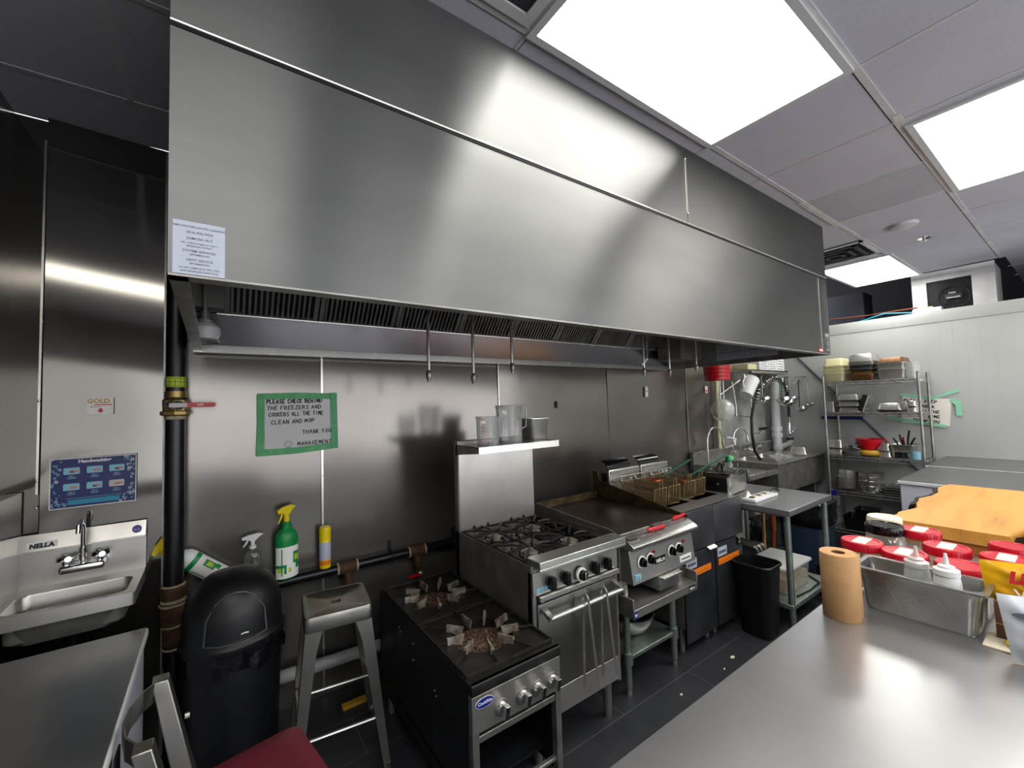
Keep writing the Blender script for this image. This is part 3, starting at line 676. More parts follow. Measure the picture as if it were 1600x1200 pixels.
# gold sticker
b = B(); x0, x1, z0, z1 = -.492, -.399, 1.713, 1.792
b.box((x0, y, z0), (x1, y+.002, z1), paper); b.text('GOLD', .03, gold, ((x0+x1)/2-.006, y-.001, z1-.026), bold=.001, sx=.95)
b.box((x0+.026, y-.001, z1-.036), (x1-.004, y, z1-.032), red); b.text('SERVICE', .010, red, (x0+.028, y-.001, z1-.047))
b.box(((x0+x1)/2-.005, y-.001, z0+.018), ((x0+x1)/2+.007, y, z0+.028), red); b.prism([((x0+x1)/2-.012, z0+.018), ((x0+x1)/2+.014, z0+.018), ((x0+x1)/2+.001, z0+.006)], y-.001, y, red)
single(b, 'gold_sticker', 'small cream sticker reading GOLD with a red arrow', 'sticker')
# wall plates, hook
b = B(); b.box((3.70, YB-.022, 1.74), (3.745, YB-.005, 1.85), paper, ch=.004); b.cyl((3.722, YB-.024, 1.80), (3.722, YB-.02, 1.80), .008, blackpl, 10); single(b, 'wall_switch', 'small white wall plate high above the griddle', 'wall plate')
b = B(); b.box((4.86, YB-.018, 1.775), (4.915, YB-.006, 1.855), cream, ch=.003); b.box((4.87, YB-.02, 1.79), (4.905, YB-.018, 1.81), red); single(b, 'cream_wall_plate', 'cream wall plate beneath the red bucket', 'wall plate')
b = B(); b.box((2.46, YB-.015, 1.66), (2.472, YB-.004, 1.72), blackpl, T=None); single(b, 'wall_slot', 'short black mark on steel wall right of the jugs', 'hook')

# hand sink
t = thing('hand_sink', 'stainless wall hand sink below the handwashing poster', 'sink', (-.485, 2.6, .9))
sx0, sx1, sy0 = -.70, -.272, 2.43; yb = YB-.02
b = B(); z = .953
b.add([(sx0, yb, 1.115), (sx1, yb, 1.115), (sx1, yb+.006, 1.183), (sx0, yb+.006, 1.183)], [(0, 1, 2, 3)], steel)
b.box((sx0, yb, z), (sx1, yb+.006, 1.115), steel); b.box((sx0, yb-.028, 1.112), (sx1, yb, 1.118), steel_b)
b.add([(sx0, yb-.028, 1.118), (sx1, yb-.028, 1.118), (sx1, yb+.0, 1.185), (sx0, yb, 1.185)], [(0, 1, 2, 3)], steel)
b.add([(sx1, yb-.028, 1.118), (sx1, yb+.005, 1.118), (sx1, yb+.005, 1.185), (sx1, yb, 1.185)], [(0, 1, 2, 3)], steel)
part(b, 'backsplash', t, smooth=0)
b = B(); w = .028; bx0, bx1, by0, by1 = sx0+.035, sx1-.035, sy0+.035, yb-.10
# deck ring around the bowl
b.rrect([((sx1-sx0)/2, (yb-sy0)/2, .012, .90-z), ((sx1-sx0)/2, (yb-sy0)/2, .012, 0)], steel, o=((sx0+sx1)/2, (sy0+yb)/2), cap0=False, cap1=False, T=Matrix.Translation((0, 0, z)))
ox, oy = (bx0+bx1)/2, (by0+by1)/2; hx, hy = (bx1-bx0)/2, (by1-by0)/2
def ringface(b, outer, inner, z, m, T=None):
    pass
import itertools
def bowl(b, cx_, cy_, HX_, HY_, offx, offy, hx, hy, r, z, depth, m, R=.012):
    """flat rim of half size HX_,HY_ centred cx_,cy_, with a basin centred offx,offy"""
    q = 6
    def ring(ccx, ccy, a, c, r, zz):
        out = []
        for sx_, sy_, a0 in ((1, 1, 0), (-1, 1, PI/2), (-1, -1, PI), (1, -1, 1.5*PI)):
            for k in range(q): an = a0+PI/2*k/(q-1); out.append((ccx+sx_*(a-r)+r*math.cos(an), ccy+sy_*(c-r)+r*math.sin(an), zz))
        return out
    b.ring_loft([ring(cx_, cy_, HX_, HY_, R, z), ring(offx, offy, hx+.004, hy+.004, r+.004, z), ring(offx, offy, hx, hy, r, z-.006), ring(offx, offy, hx-.004, hy-.004, r, z-depth*.9), ring(offx, offy, hx-.02, hy-.02, r*.8, z-depth)], m, False, True)
bowl(b, (sx0+sx1)/2, (sy0+yb)/2, (sx1-sx0)/2, (yb-sy0)/2, ox, oy, hx, hy, .035, z, .13, steel)
part(b, 'basin', t)
b = B(); b.rrect([(.13, .1, .03, .82), (.15, .12, .03, .9)], steel_d, o=(ox, oy), cap1=False); b.cyl((ox, oy, .55), (ox, oy, .82), .022, blackpl); b.tube([(ox, oy, .56), (ox, oy+.03, .5), (ox, oy+.1, .5), (ox, YB-.02, .52)], .02, blackpl, 10); part(b, 'drain', t)
fx, fy, fz = -.485, yb-.045, 1.02
b = B(); b.box((fx-.075, fy-.03, fz-.015), (fx+.075, fy+.045, fz+.02), chrome, ch=.012); b.cyl((fx, fy, fz), (fx, fy-.005, fz+.09), .014, chrome, 16)
b.tube([(fx, fy-.005, fz+.09), (fx, fy-.008, fz+.17), (fx, fy-.02, fz+.2), (fx, fy-.05, fz+.215), (fx, fy-.09, fz+.2), (fx, fy-.10, fz+.17)], .009, chrome, 12)
fau = part(b, 'faucet', t)
for s_ in (-1, 1):
    b = B(); b.cyl((fx+s_*.055, fy, fz+.01), (fx+s_*.055, fy-.002, fz+.04), .013, chrome, 14)
    for k in range(4): a = k*PI/2+.4; b.tube([(fx+s_*.055, fy, fz+.045), (fx+s_*.055+.03*math.cos(a), fy+.03*math.sin(a), fz+.05)], [.01, .012], chrome, 8)
    b.ellip((fx+s_*.055, fy, fz+.052), .014, .014, .01, chrome, 12); part(b, 'faucet_handle', fau)
b = B(); b.box((-.668, yb-.030, 1.128), (-.573, yb-.026, 1.155), paper, T=Matrix.Translation((0, yb-.028, 1.118)) @ Matrix.Rotation(-.39, 4, 'X') @ Matrix.Translation((0, -(yb-.028), -1.118)))
T3 = Matrix.Rotation(-.39, 3, 'X')
b.text('NELLA', .026, ink, (-.62, yb-.0275, 1.131), T3 @ Vector((1, 0, 0)), T3 @ Vector((0, 0, 1)), bold=.0015, sx=1.0)
part(b, 'brand_label', t, 'white label with black lettering', smooth=0)
b = B(); b.lathe([(.001, 0), (.018, 0), (.018, .0008), (.001, .001)], navyl, T=Matrix.Translation((-.305, yb-.02, 1.15)) @ Matrix.Rotation(PI/2-.39, 4, 'X'), seg=20); b.text('NSF', .011, paper, (-.305, yb-.0235, 1.144), T3 @ Vector((1, 0, 0)), T3 @ Vector((0, 0, 1))); part(b, 'round_mark', t, 'round blue certification mark', smooth=0)

# freezer at left
def chest(name, label, x0, x1, y0, y1, z1, group=None, lip=.035):
    t = thing(name, label, 'freezer', ((x0+x1)/2, (y0+y1)/2, 0), group=group)
    b = B(); b.box((x0+.012, y0+.012, .1), (x1-.012, y1-.012, z1-lip), frz, ch=.008); part(b, 'body', t)
    b = B(); b.box((x0, y0, z1-lip), (x1, y1, z1-.004), white, ch=.006); b.box((x0+.006, y0+.006, z1-.006), (x1-.006, y1-.006, z1), frzT); part(b, 'steel_top', t)
    for sx_, sy_ in itertools.product((x0+.07, x1-.07), (y0+.07, y1-.07)):
        b = B(); b.cyl((sx_, sy_, 0), (sx_, sy_, .1), .022, blackpl, 12); part(b, 'foot', t)
    return t
t = chest('chest_freezer', 'white chest freezer with stainless top at lower left below sink', -.69, -.212, -.3, 2.28, .85)
b = B(); b.box((-.2115, 1.55, .72), (-.206, 1.62, .8), blackpl, ch=.002); part(b, 'latch', t)

# metal bar stool with red seat, close to the camera
t = thing('bar_stool', 'gunmetal bar stool with curved back and dark red padded seat', 'stool', (.05, 1.3, 0), rotz=0)
b = B()
def flat(b, pts, w, th, m):
    """flat bar following pts, width w along z, thickness th"""
    P = [Vector(p) for p in pts]
    for i in range(len(P)-1):
        a, c = P[i], P[i+1]; d = (c-a); d.z = 0; d.normalize(); n = Vector((-d.y, d.x, 0))*th/2; u = Vector((0, 0, w/2))
        V = [a-n-u, c-n-u, c+n-u, a+n-u, a-n+u, c-n+u, c+n+u, a+n+u]
        b.add([tuple(q) for q in V], [(0, 3, 2, 1), (4, 5, 6, 7), (0, 1, 5, 4), (1, 2, 6, 5), (2, 3, 7, 6), (3, 0, 4, 7)], m)
bp = [(-.118, 1.545, .95), (-.15, 1.50, .95), (-.168, 1.44, .95), (-.172, 1.38, .95), (-.16, 1.32, .95), (-.135, 1.275, .95)]
flat(b, bp, .05, .004, gun); part(b, 'curved_backrest', t)
for (x, y, ty) in ((-.118, 1.55, 1.5), (-.125, 1.262, 1.25)):
    b = B(); b.add([(x-.018, y-.022, .975), (x+.018, y-.022, .975), (x+.018, y+.022, .975), (x-.018, y+.022, .975), (x+.04, ty-.025, .7), (x+.085, ty-.025, .7), (x+.085, ty+.025, .7), (x+.04, ty+.025, .7)], [(0, 1, 2, 3), (7, 6, 5, 4), (0, 4, 5, 1), (1, 5, 6, 2), (2, 6, 7, 3), (3, 7, 4, 0)], gun); part(b, 'back_post', t, bev=.003)
b = B(); b.cyl((-.063, 1.53, .86), (-.052, 1.53, .86), .008, steel_b, 10); part(b, 'bolt', t)
b = B(); T2 = Matrix.Translation((.085, 1.32, 0)) @ Matrix.Rotation(.18, 4, 'Z')
b.rrect([(.155, .165, .03, .66), (.16, .17, .035, .665), (.16, .17, .035, .69), (.15, .16, .03, .695)], gun, T=T2); part(b, 'seat_pan', t)
b = B(); b.rrect([(.16, .165, .03, .695), (.165, .172, .03, .705), (.165, .172, .03, .722), (.15, .155, .03, .735), (.1, .1, .03, .74)], redv, T=T2); part(b, 'seat_cushion', t, 'dark red vinyl cushion')
for sx_, sy_ in itertools.product((-1, 1), (-1, 1)):
    b = B(); a = T2 @ Vector((sx_*.13, sy_*.14, .67)); c = T2 @ Vector((sx_*.19, sy_*.2, 0)); b.tube([a, c], [.024, .016], gun, 4); part(b, 'leg', t, bev=.002)

# swing-top trash can
t = thing('trash_can', 'tall round black trash can with domed swing top', 'trash can', (.075, 2.3, 0))
C0 = (.075, 2.3, 0)
b = B(); b.lathe([(.001, 0), (.155, 0), (.165, .02), (.188, .70), (.184, .72)], blackpl, C0, 40); part(b, 'body', t)
b = B()
rings = []
for j, z in enumerate((.735, .72, .69, .66, .635)):
    rings.append([(C0[0]+(.191+.005*math.sin(k*1.7+j)+.004*math.sin(k*3.1+j*2)+.004*j*.4)*math.cos(2*PI*k/48), C0[1]+(.191+.005*math.sin(k*1.7+j)+.004*math.sin(k*3.1)+.004*j*.4)*math.sin(2*PI*k/48), z+(.012*math.sin(k*.9) if j == 4 else 0)) for k in range(48)])
b.ring_loft(rings, bagblk, False, False); part(b, 'bin_liner', t, 'crumpled black bag edge')
b = B(); b.lathe([(.19, .70), (.198, .715), (.198, .735), (.19, .745), (.188, .77), (.186, .84), (.172, .90), (.145, .95), (.1, .985), (.05, 1.0), (.001, 1.003)], blackpl, C0, 40)
dome = part(b, 'dome_lid', t)
b = B()
fr_ = []
for u, zz in [(-.115, .765), (-.112, .86), (-.085, .915), (-.045, .94), (0, .947), (.045, .94), (.085, .915), (.112, .86), (.115, .765), (.06, .757), (0, .754), (-.06, .757)]:
    rr_ = .1905 if zz < .84 else (.1905-(zz-.84)*.42); a = -PI/2+.02+u/.19; fr_.append((C0[0]+(rr_+.002)*math.cos(a), C0[1]+(rr_+.002)*math.sin(a)*1.0, zz))
b.tube(fr_, .0045, M('flap_edge', '3a3c40', .3), 8, closed=True)
b.tube([(C0[0]+.02, C0[1]-.195, .79), (C0[0]+.03, C0[1]-.199, .794), (C0[0]+.045, C0[1]-.193, .79)], .003, paper, 6)
part(b, 'swing_flap', dome)

# steel stool behind
t = thing('metal_stool', 'empty gunmetal square stool beside the black trash can', 'stool', (.5, 2.27, 0))
T2 = Matrix.Translation((.5, 2.27, 0)) @ Matrix.Rotation(-.12, 4, 'Z')
b = B(); q = 6
def rr_ring(a, r, z):
    out = []
    for sx_, sy_, a0 in ((1, 1, 0), (-1, 1, PI/2), (-1, -1, PI), (1, -1, 1.5*PI)):
        for k in range(q): an = a0+PI/2*k/(q-1); out.append((sx_*(a-r)+r*math.cos(an), sy_*(a-r)+r*math.sin(an), z))
    return out
b.ring_loft([rr_ring(.15, .02, .69), rr_ring(.152, .025, .745), rr_ring(.147, .025, .757), rr_ring(.138, .025, .758), rr_ring(.128, .025, .75), rr_ring(.021, .008, .748), rr_ring(.019, .008, .73)], gun, False, False, T=T2)
part(b, 'seat', t)
for sx_, sy_ in itertools.product((-1, 1), (-1, 1)):
    b = B(); a0, c0 = (sx_*.132, sy_*.132, .70), (sx_*.20, sy_*.20, .02)
    def lp(f, w): # L-section leg, tapering
        x = a0[0]+(c0[0]-a0[0])*f; y = a0[1]+(c0[1]-a0[1])*f; z = a0[2]+(c0[2]-a0[2])*f
        return [(x+sx_*.012, y+sy_*.012, z), (x+sx_*.012-sx_*w, y+sy_*.012, z), (x+sx_*.012-sx_*w, y+sy_*.008, z), (x+sx_*.008, y+sy_*.008, z), (x+sx_*.008, y+sy_*.012-sy_*w, z), (x+sx_*.012, y+sy_*.012-sy_*w, z)]
    b.ring_loft([lp(0, .075), lp(.15, .055), lp(.5, .045), lp(1, .03)], gun, T=T2); lg = part(b, 'leg', t)
    b = B(); b.cyl(T2 @ Vector((sx_*.205, sy_*.205, 0)), T2 @ Vector((sx_*.203, sy_*.203, .04)), .013, gun, 10); part(b, 'foot_cap', lg)
for s_ in (-1, 1):
    b = B(); b.tube([T2 @ Vector((-.175, s_*.175, .24)), T2 @ Vector((.175, s_*.175, .24))], .008, steel_b, 8); part(b, 'footrest', t)
    b = B(); b.tube([T2 @ Vector((s_*.175, -.175, .27)), T2 @ Vector((s_*.175, .175, .27))], .008, steel_b, 8); part(b, 'footrest', t)
b = B(); b.cyl((.25, YB-.06, .22), (1.0, YB-.06, .2), .035, whitepl, 16); single(b, 'white_drain_pipe', 'white plastic pipe along the wall foot behind the stool', 'pipe')
b = B(); b.box((.6, 2.58, 0), (.76, 2.615, .02), gold, T=None); single(b, 'wood_offcut', 'orange strip lying on the floor behind the stool', 'scrap')

# bottles on the gas line
def sprayer(name, label, loc, body, trig, neck, lab, H=.30, r=.045, waist=True, rot=None, cap=None):
    t = thing(name, label, 'bottle', (0, 0, 0), group='cleaning bottles on the gas line')
    b = B(); 
    prof = [(.001, 0), (r*.95, 0), (r, .01), (r, H*.54), (r*.93, H*.6), (r*.7, H*.65), (r*.42, H*.69), (r*.36, H*.72)]
    b.lathe(prof, body, seg=28, sy=.75); part(b, 'bottle_body', t)
    b = B(); b.cyl((0, 0, H*.715), (0, 0, H*.77), r*.42, neck); part(b, 'collar', t)
    b = B(); b.cyl((0, 0, H*.77), (0, 0, H*.88), r*.25, trig); b.prism([(-.05, H*.90), (-.052, H*.95), (-.02, H*.985), (.025, H*1.0), (.05, H*.97), (.03, H*.93), (.012, H*.86), (-.012, H*.86), (-.02, H*.90)], -.011, .011, trig, 'Y')
    h_ = part(b, 'spray_head', t, bev=.002)
    b = B(); b.tube([(-.022, 0, H*.90), (-.032, 0, H*.82), (-.045, 0, H*.76)], [.006, .006, .003], trig if name != 'spray_bottle' or body is not glassM else whitepl, 8); part(b, 'trigger', h_)
    if lab: lab(t, H, r)
    return t
def lab_green(t, H, r):
    b = B()
    def band(z0, z1, a0, a1, m, e=.0008):
        n_ = 14; vs = []
        for k in range(n_+1):
            a = math.radians(a0+(a1-a0)*k/n_)
            for z in (z0, z1): vs.append(((r+e)*math.cos(a), (r+e)*.75*math.sin(a), z))
        b.add(vs, [(2*k, 2*k+2, 2*k+3, 2*k+1) for k in range(n_)], m)
    band(.006, H*.5, 190, 350, paper); band(H*.44, H*.505, 190, 350, green, .0013); band(.02, H*.42, 226, 232, green, .0013); band(H*.2, H*.36, 285, 325, green, .0013); band(H*.24, H*.32, 292, 318, lime, .0016); band(H*.16, H*.2, 192, 240, green, .0013); band(.03, H*.2, 240, 252, green, .0013); band(.035, H*.15, 262, 275, lime, .0013); band(.05, H*.2, 300, 330, green, .0013); band(H*.1, H*.16, 205, 235, lime, .0013)
    part(b, 'label', t, smooth=60)
zb = GZ+.03
s1 = sprayer('spray_bottle', 'clear glass spray bottle with white trigger behind the trash can', None, glassM, whitepl, whitepl, None, H=.27, r=.04); s1.location = (.175, GYp-.005, zb)
s2 = sprayer('spray_bottle', 'green and white cleaner bottle with yellow trigger, upright on pipe', None, green, yellow, green, lab_green, H=.40, r=.061); s2.location = (.338, GYp-.012, zb); s2.rotation_euler = (0, 0, .3)
s3 = sprayer('spray_bottle', 'white cleaner bottle with yellow trigger tipped over behind the gas riser', None, whitepl, yellow, green, lab_green, H=.36, r=.05); s3.location = (.045, 2.748, .835); s3.rotation_euler = (0, math.radians(-50), 0)
t = thing('aerosol_can', 'yellow aerosol can with white label standing on the pipe', 'spray can', (.543, GYp-.005, zb), group=None)
b = B(); b.lathe([(.001, 0), (.031, 0), (.032, .004), (.032, .165), (.028, .172)], yellow, (.543, GYp-.005, zb), 24); b.lathe([(.0322, .05), (.0326, .052), (.0326, .15), (.0322, .152)], paper_b, (.543, GYp-.005, zb), 24); b.lathe([(.0322, .02), (.0326, .022), (.0326, .045), (.0322, .047)], orange, (.543, GYp-.005, zb), 24); part(b, 'can', t)
b = B(); b.lathe([(.033, .168), (.033, .225), (.03, .24), (.001, .242)], yellow, (.543, GYp-.005, zb), 24); part(b, 'cap', t)

# =================================================================== COOKING LINE
def mx(T, p): return T @ Vector(p)
# ---- two-burner stock pot range
t = thing('stock_pot_range', 'low black two-burner stock pot range with four chrome knobs', 'stove', (1.06, 2.06, 0))
x0, x1, y0, y1, zt = .83, 1.29, 1.5, 2.62, .597
b = B(); b.box((x0, y0+.03, .03), (x0+.012, y1, zt-.03), blackp); 
sp = part(b, 'side_panel', t)
b = B(); b.box((x1-.012, y0+.03, .03), (x1, y1, zt-.03), blackp); part(b, 'side_panel', t)
for y, z in ((2.3, .5), (2.28, .485), (2.1, .5), (2.1, .42), (1.85, .40), (1.83, .385)):
    b = B(); b.ellip((x0-.001, y, z), .003, .006, .006, steel_b, 10); part(b, 'rivet', sp)
b = B(); b.box((x0, y1-.012, .03), (x1, y1, zt-.03), blackp); b.box((x0, y0+.1, .1), (x1, y1, .11), blackp); part(b, 'inner_shelf', t)
b = B()
def plate_with_holes(b, x0, x1, y0, y1, z, holes, m, th=.02):
    """top plate; round holes get a collar of faces (square cell split in ring)"""
    ys = sorted(set([y0, y1]+[h[1]-h[2]-.03 for h in holes]+[h[1]+h[2]+.03 for h in holes]))
    for a, c in zip(ys, ys[1:]):
        hh = [h for h in holes if a < h[1] < c]
        if not hh: b.quad((x0, a, z), (x1, a, z), (x1, c, z), (x0, c, z), m); continue
        hx, hy, r = hh[0]; n = 48; out = []; inn = []
        for k in range(n):
            an = 2*PI*(k+.5)/n; dx, dy = math.cos(an), math.sin(an)
            sc = min(((x1-hx) if dx > 0 else (hx-x0))/abs(dx) if abs(dx) > 1e-6 else 9, ((c-hy) if dy > 0 else (hy-a))/abs(dy) if abs(dy) > 1e-6 else 9)
            out.append((hx+dx*sc, hy+dy*sc, z)); inn.append((hx+dx*r, hy+dy*r, z))
        low = [(p[0], p[1], z-.05) for p in inn]
        b.ring_loft([out, inn, low], m, False, False)
        for k, (px_, py_) in enumerate(((x0, a), (x1, a), (x1, c), (x0, c))):
            near = sorted(range(n), key=lambda i: (out[i][0]-px_)**2+(out[i][1]-py_)**2)[:2]; b.add([(px_, py_, z), out[near[0]], out[near[1]]], [(0, 1, 2)], m)
BUR = ((1.06, 1.80), (1.06, 2.33))
plate_with_holes(b, x0-.004, x1+.004, y0, y1, zt, [(x, y, .15) for x, y in BUR], soot)
b.box((x0-.004, y0-.006, zt-.045), (x1+.004, y0+.02, zt), soot, ch=.006); b.box((x0-.004, y0+.02, zt-.03), (x0+.004, y1, zt-.0005), soot); b.box((x1-.004, y0+.02, zt-.03), (x1+.004, y1, zt-.0005), soot); b.box((x0, y1-.01, zt-.03), (x1, y1, zt-.0005), soot)
part(b, 'top_plate', t)
for (bx_, by_) in BUR:
    b = B(); b.lathe([(.001, -.052), (.05, -.05), (.06, -.044), (.1, -.046), (.11, -.04), (.149, -.045)], crust, (bx_, by_, zt), 40)
    for ring in (.045, .075, .105):
        for k in range(int(ring*260)): a = 2*PI*k/int(ring*260); b.cyl((bx_+ring*math.cos(a), by_+ring*math.sin(a), zt-.048), (bx_+ring*math.cos(a), by_+ring*math.sin(a), zt-.036), .005, crust, 6)
    part(b, 'burner', t, 'rust-brown crusted burner')
    hx_, hy_ = .222, .255
    for k in range(9):
        b = B()
        a = 2*PI*(k+.35)/9; d = Vector((math.cos(a), math.sin(a), 0)); n_ = Vector((-d.y, d.x, 0)); c = Vector((bx_, by_, zt))
        r0, r1 = .092, .178
        V = [c+d*r0+n_*.003+Vector((0, 0, .028)), c+d*r1+n_*.006+Vector((0, 0, .031)), c+d*r1-n_*.006+Vector((0, 0, .031)), c+d*r0-n_*.003+Vector((0, 0, .028)),
             c+d*(r0+.012)+n_*.004+Vector((0, 0, -.015)), c+d*r1+n_*.009+Vector((0, 0, .002)), c+d*r1-n_*.009+Vector((0, 0, .002)), c+d*(r0+.012)-n_*.004+Vector((0, 0, -.015))]
        b.add([tuple(v) for v in V], [(0, 1, 2, 3), (7, 6, 5, 4), (0, 4, 5, 1), (1, 5, 6, 2), (2, 6, 7, 3), (3, 7, 4, 0)], ironw)
        part(b, 'grate_finger', t, 'pale worn grate finger')
    b = B()
    for k in range(9):
        a = 2*PI*(k+.35)/9; d = Vector((math.cos(a), math.sin(a), 0)); c = Vector((bx_, by_, zt+.014))
        sc = min(hx_/max(abs(d.x), 1e-6), hy_/max(abs(d.y), 1e-6)); b.tube([c+d*.17, c+d*sc], .0055, iron, 4)
    for xa, ya, xb, yb_ in ((-hx_, -hy_, hx_, -hy_), (hx_, -hy_, hx_, hy_), (hx_, hy_, -hx_, hy_), (-hx_, hy_, -hx_, -hy_)): b.tube([(bx_+xa, by_+ya, zt+.01), (bx_+xb, by_+yb_, zt+.01)], .007, iron, 4)
    part(b, 'grate_frame', t)
b = B(); b.box((x0, y0, .405), (x1, y0+.03, .55), steel); b.box((x0, y0, .03), (x0+.03, y0+.035, .41), steel_d); b.box((x1-.03, y0, .03), (x1, y0+.035, .41), steel_d); b.box((x0+.03, y0+.01, .1), (x1-.03, y0+.03, .115), steel)
fp = part(b, 'front_panel', t, bev=.002)
b = B(); b.box((x0+.03, y0+.002, .365), (x1-.035, y0+.008, .39), steel_b); b.box((x0+.03, y0+.008, .36), (x1-.03, y0+.4, .366), steel_d); part(b, 'drip_tray', t, bev=.001)
for x in (.965, 1.075, 1.155, 1.24):
    b = B(); b.cyl((x, y0, .462), (x, y0-.005, .462), .034, steel_d, 24); b.cyl((x, y0-.005, .462), (x, y0-.022, .462), .027, chrome, 24, r1=.023)
    b.prism([(x-.009, .44), (x+.009, .44), (x+.012, .486), (x-.012, .486)], y0-.05, y0-.02, chrome, 'Y', T=Matrix.Translation((x, 0, .462)) @ Matrix.Rotation(.2, 4, 'Y') @ Matrix.Translation((-x, 0, -.462)))
    b.box((x-.002, y0-.0515, .465), (x+.002, y0-.05, .484), blackgl); part(b, 'knob', t, bev=.002)
b = B(); b.lathe([(.001, 0), (.043, 0), (.043, .0012), (.001, .0014)], paper, T=Matrix.Translation((.888, y0, .515)) @ Matrix.Rotation(PI/2, 4, 'X') @ Matrix.Scale(.48, 4, (0, 1, 0)), seg=30)
b.lathe([(.001, .0012), (.041, .0014), (.041, .002), (.001, .0022)], navyl, T=Matrix.Translation((.888, y0, .515)) @ Matrix.Rotation(PI/2, 4, 'X') @ Matrix.Scale(.45, 4, (0, 1, 0)), seg=30)
b.text('CookRite', .0175, paper, (.888, y0-.0025, .510), (1, 0, 0), (.2, 0, 1), bold=.0004); part(b, 'oval_badge', t, 'blue oval badge with white script', smooth=0)
for sx_, sy_ in itertools.product((x0+.04, x1-.04), (y0+.06, y1-.06)):
    b = B(); b.cyl((sx_, sy_, -.1065), (sx_, sy_, .04), .02, steel_d, 12); part(b, 'leg', t)
t.scale = (.941,)*3; t.location = (.9975, 1.9385, .1003)      # a 17 inch wide range on its own legs

# ---- four-burner range with oven and backguard
t = thing('oven_range', 'stainless four-burner oven range with tall backguard and shelf', 'stove', (1.51, 1.96, 0))
x0, x1, y0, y1, zt = 1.215, 1.80, 1.62, 2.30, .935
b = B(); b.box((x0, y0-.02, .2), (x0+.015, y1+.05, zt), blackp if 0 else steel_d); part(b, 'side_panel', t)
b = B(); b.box((x1-.015, y0-.02, .2), (x1, y1+.05, zt), steel_d); part(b, 'side_panel', t)
b = B(); b.box((x0, y1+.005, .2), (x1, y1+.05, 1.485), steel_d); b.box((x0+.004, y1-.001, zt-.02), (x1-.004, y1+.006, 1.44), steel); part(b, 'backguard', t, bev=.003)
b = B(); b.box((x0-.0, 2.046, 1.458), (x1+.015, y1+.004, 1.464), steel_b); b.box((x0+.0, 2.046, 1.425), (x1+.015, 2.05, 1.4578), steel_b)
b.prism([(2.05, 1.428), (y1+.03, 1.40), (y1+.03, 1.462), (2.05, 1.462)], x0, x0+.003, steel_d, 'X'); b.prism([(2.05, 1.428), (y1+.03, 1.40), (y1+.03, 1.462), (2.05, 1.462)], x1+.012, x1+.015, steel_d, 'X')
part(b, 'high_shelf', t)
b = B(); b.box((x0+.015, y0, .85), (x1-.015, y1, .90), black_enam); b.box((x0+.015, y0, .90), (x0+.03, y1, zt+.002), rust); b.box((x1-.03, y0, .90), (x1-.015, y1, zt+.002), black_enam); part(b, 'burner_box', t)
for gi, (gx, gy) in enumerate(itertools.product((1.367, 1.648), (1.80, 2.13))):
    b = B(); z = .945; hw, hd = .137, .162; c = Vector((gx, gy, z))
    for (xa, ya, xb, yb_) in ((-hw, -hd, hw, -hd), (hw, -hd, hw, hd), (hw, hd, -hw, hd), (-hw, hd, -hw, -hd)): b.tube([c+Vector((xa, ya, -.008)), c+Vector((xb, yb_, -.008))], .008, iron, 4)
    for k in range(8):
        a = 2*PI*k/8; d = Vector((math.cos(a), math.sin(a), 0)); sc = min(hw/max(abs(d.x), 1e-6), hd/max(abs(d.y), 1e-6))
        b.tube([c+d*.035+Vector((0, 0, .004)), c+d*(sc*.55)+Vector((0, 0, .008)), c+d*sc], [.0055, .008, .007], iron, 5)
        b.tube([c+d*(sc*.5)+Vector((0, 0, -.004)), c+d*(sc*.5)+Vector((0, 0, -.03))], .005, iron, 5)
    for s_ in (-1, 1): b.tube([c+Vector((s_*.05, hd, .0)), c+Vector((s_*.05, hd+.02, .016)), c+Vector((s_*.05, hd+.035, .004))], .009, iron, 5)
    part(b, 'burner_grate', t)
    b = B(); b.lathe([(.001, .932), (.03, .932), (.042, .924), (.044, .912), (.03, .905), (.03, .90)], ironw, (gx, gy, 0), 20)
    b.lathe([(.052, .912), (.056, .918), (.062, .912), (.056, .902)], steel_d, (gx, gy, 0), 24); part(b, 'burner', t, 'worn pale burner head')
b = B(); b.box((x0+.0, 1.528, .94), (x1+.01, y0+.005, .972), steel_b); b.box((x0+.0, 1.528, .925), (x1+.01, 1.534, .9398), steel_b); part(b, 'front_rail', t, bev=.003)
fy_ = 1.585
b = B(); b.box((x0, fy_, .80), (x1, fy_+.04, .905), steel); part(b, 'control_panel', t, bev=.002)
for x, kd in ((1.312, 0), (1.405, 0), (1.508, 1), (1.607, 0), (1.697, 0)):
    b = B(); zk = .853
    b.cyl((x, fy_, zk), (x, fy_-.01, zk), .024, blackp, 20)
    if kd: b.cyl((x, fy_-.01, zk-.015), (x, fy_-.026, zk-.015), .034, paper, 28); b.cyl((x, fy_-.026, zk-.015), (x, fy_-.045, zk-.015), .025, blackgl, 24); b.box((x-.004, fy_-.055, zk-.033), (x+.004, fy_-.045, zk+.003), steel_b)
    else: b.prism([(x-.014, zk-.034), (x+.014, zk-.034), (x+.011, zk+.026), (x-.011, zk+.026)], fy_-.045, fy_-.008, blackgl, 'Y')
    part(b, 'knob', t, 'white-ringed oven dial' if kd else None, bev=.003)
b = B(); b.box((1.235, fy_-.001, .812), (1.305, fy_+.001, .833), skyb); b.text('ISTA', .018, steel_d, (1.27, fy_-.002, .815)); part(b, 'small_decal', t, 'faded pale blue decal')
b = B(); b.box((x0+.03, fy_-.018, .772), (x1-.005, fy_+.02, .796), steel_b); part(b, 'trim_bar', t, bev=.002)
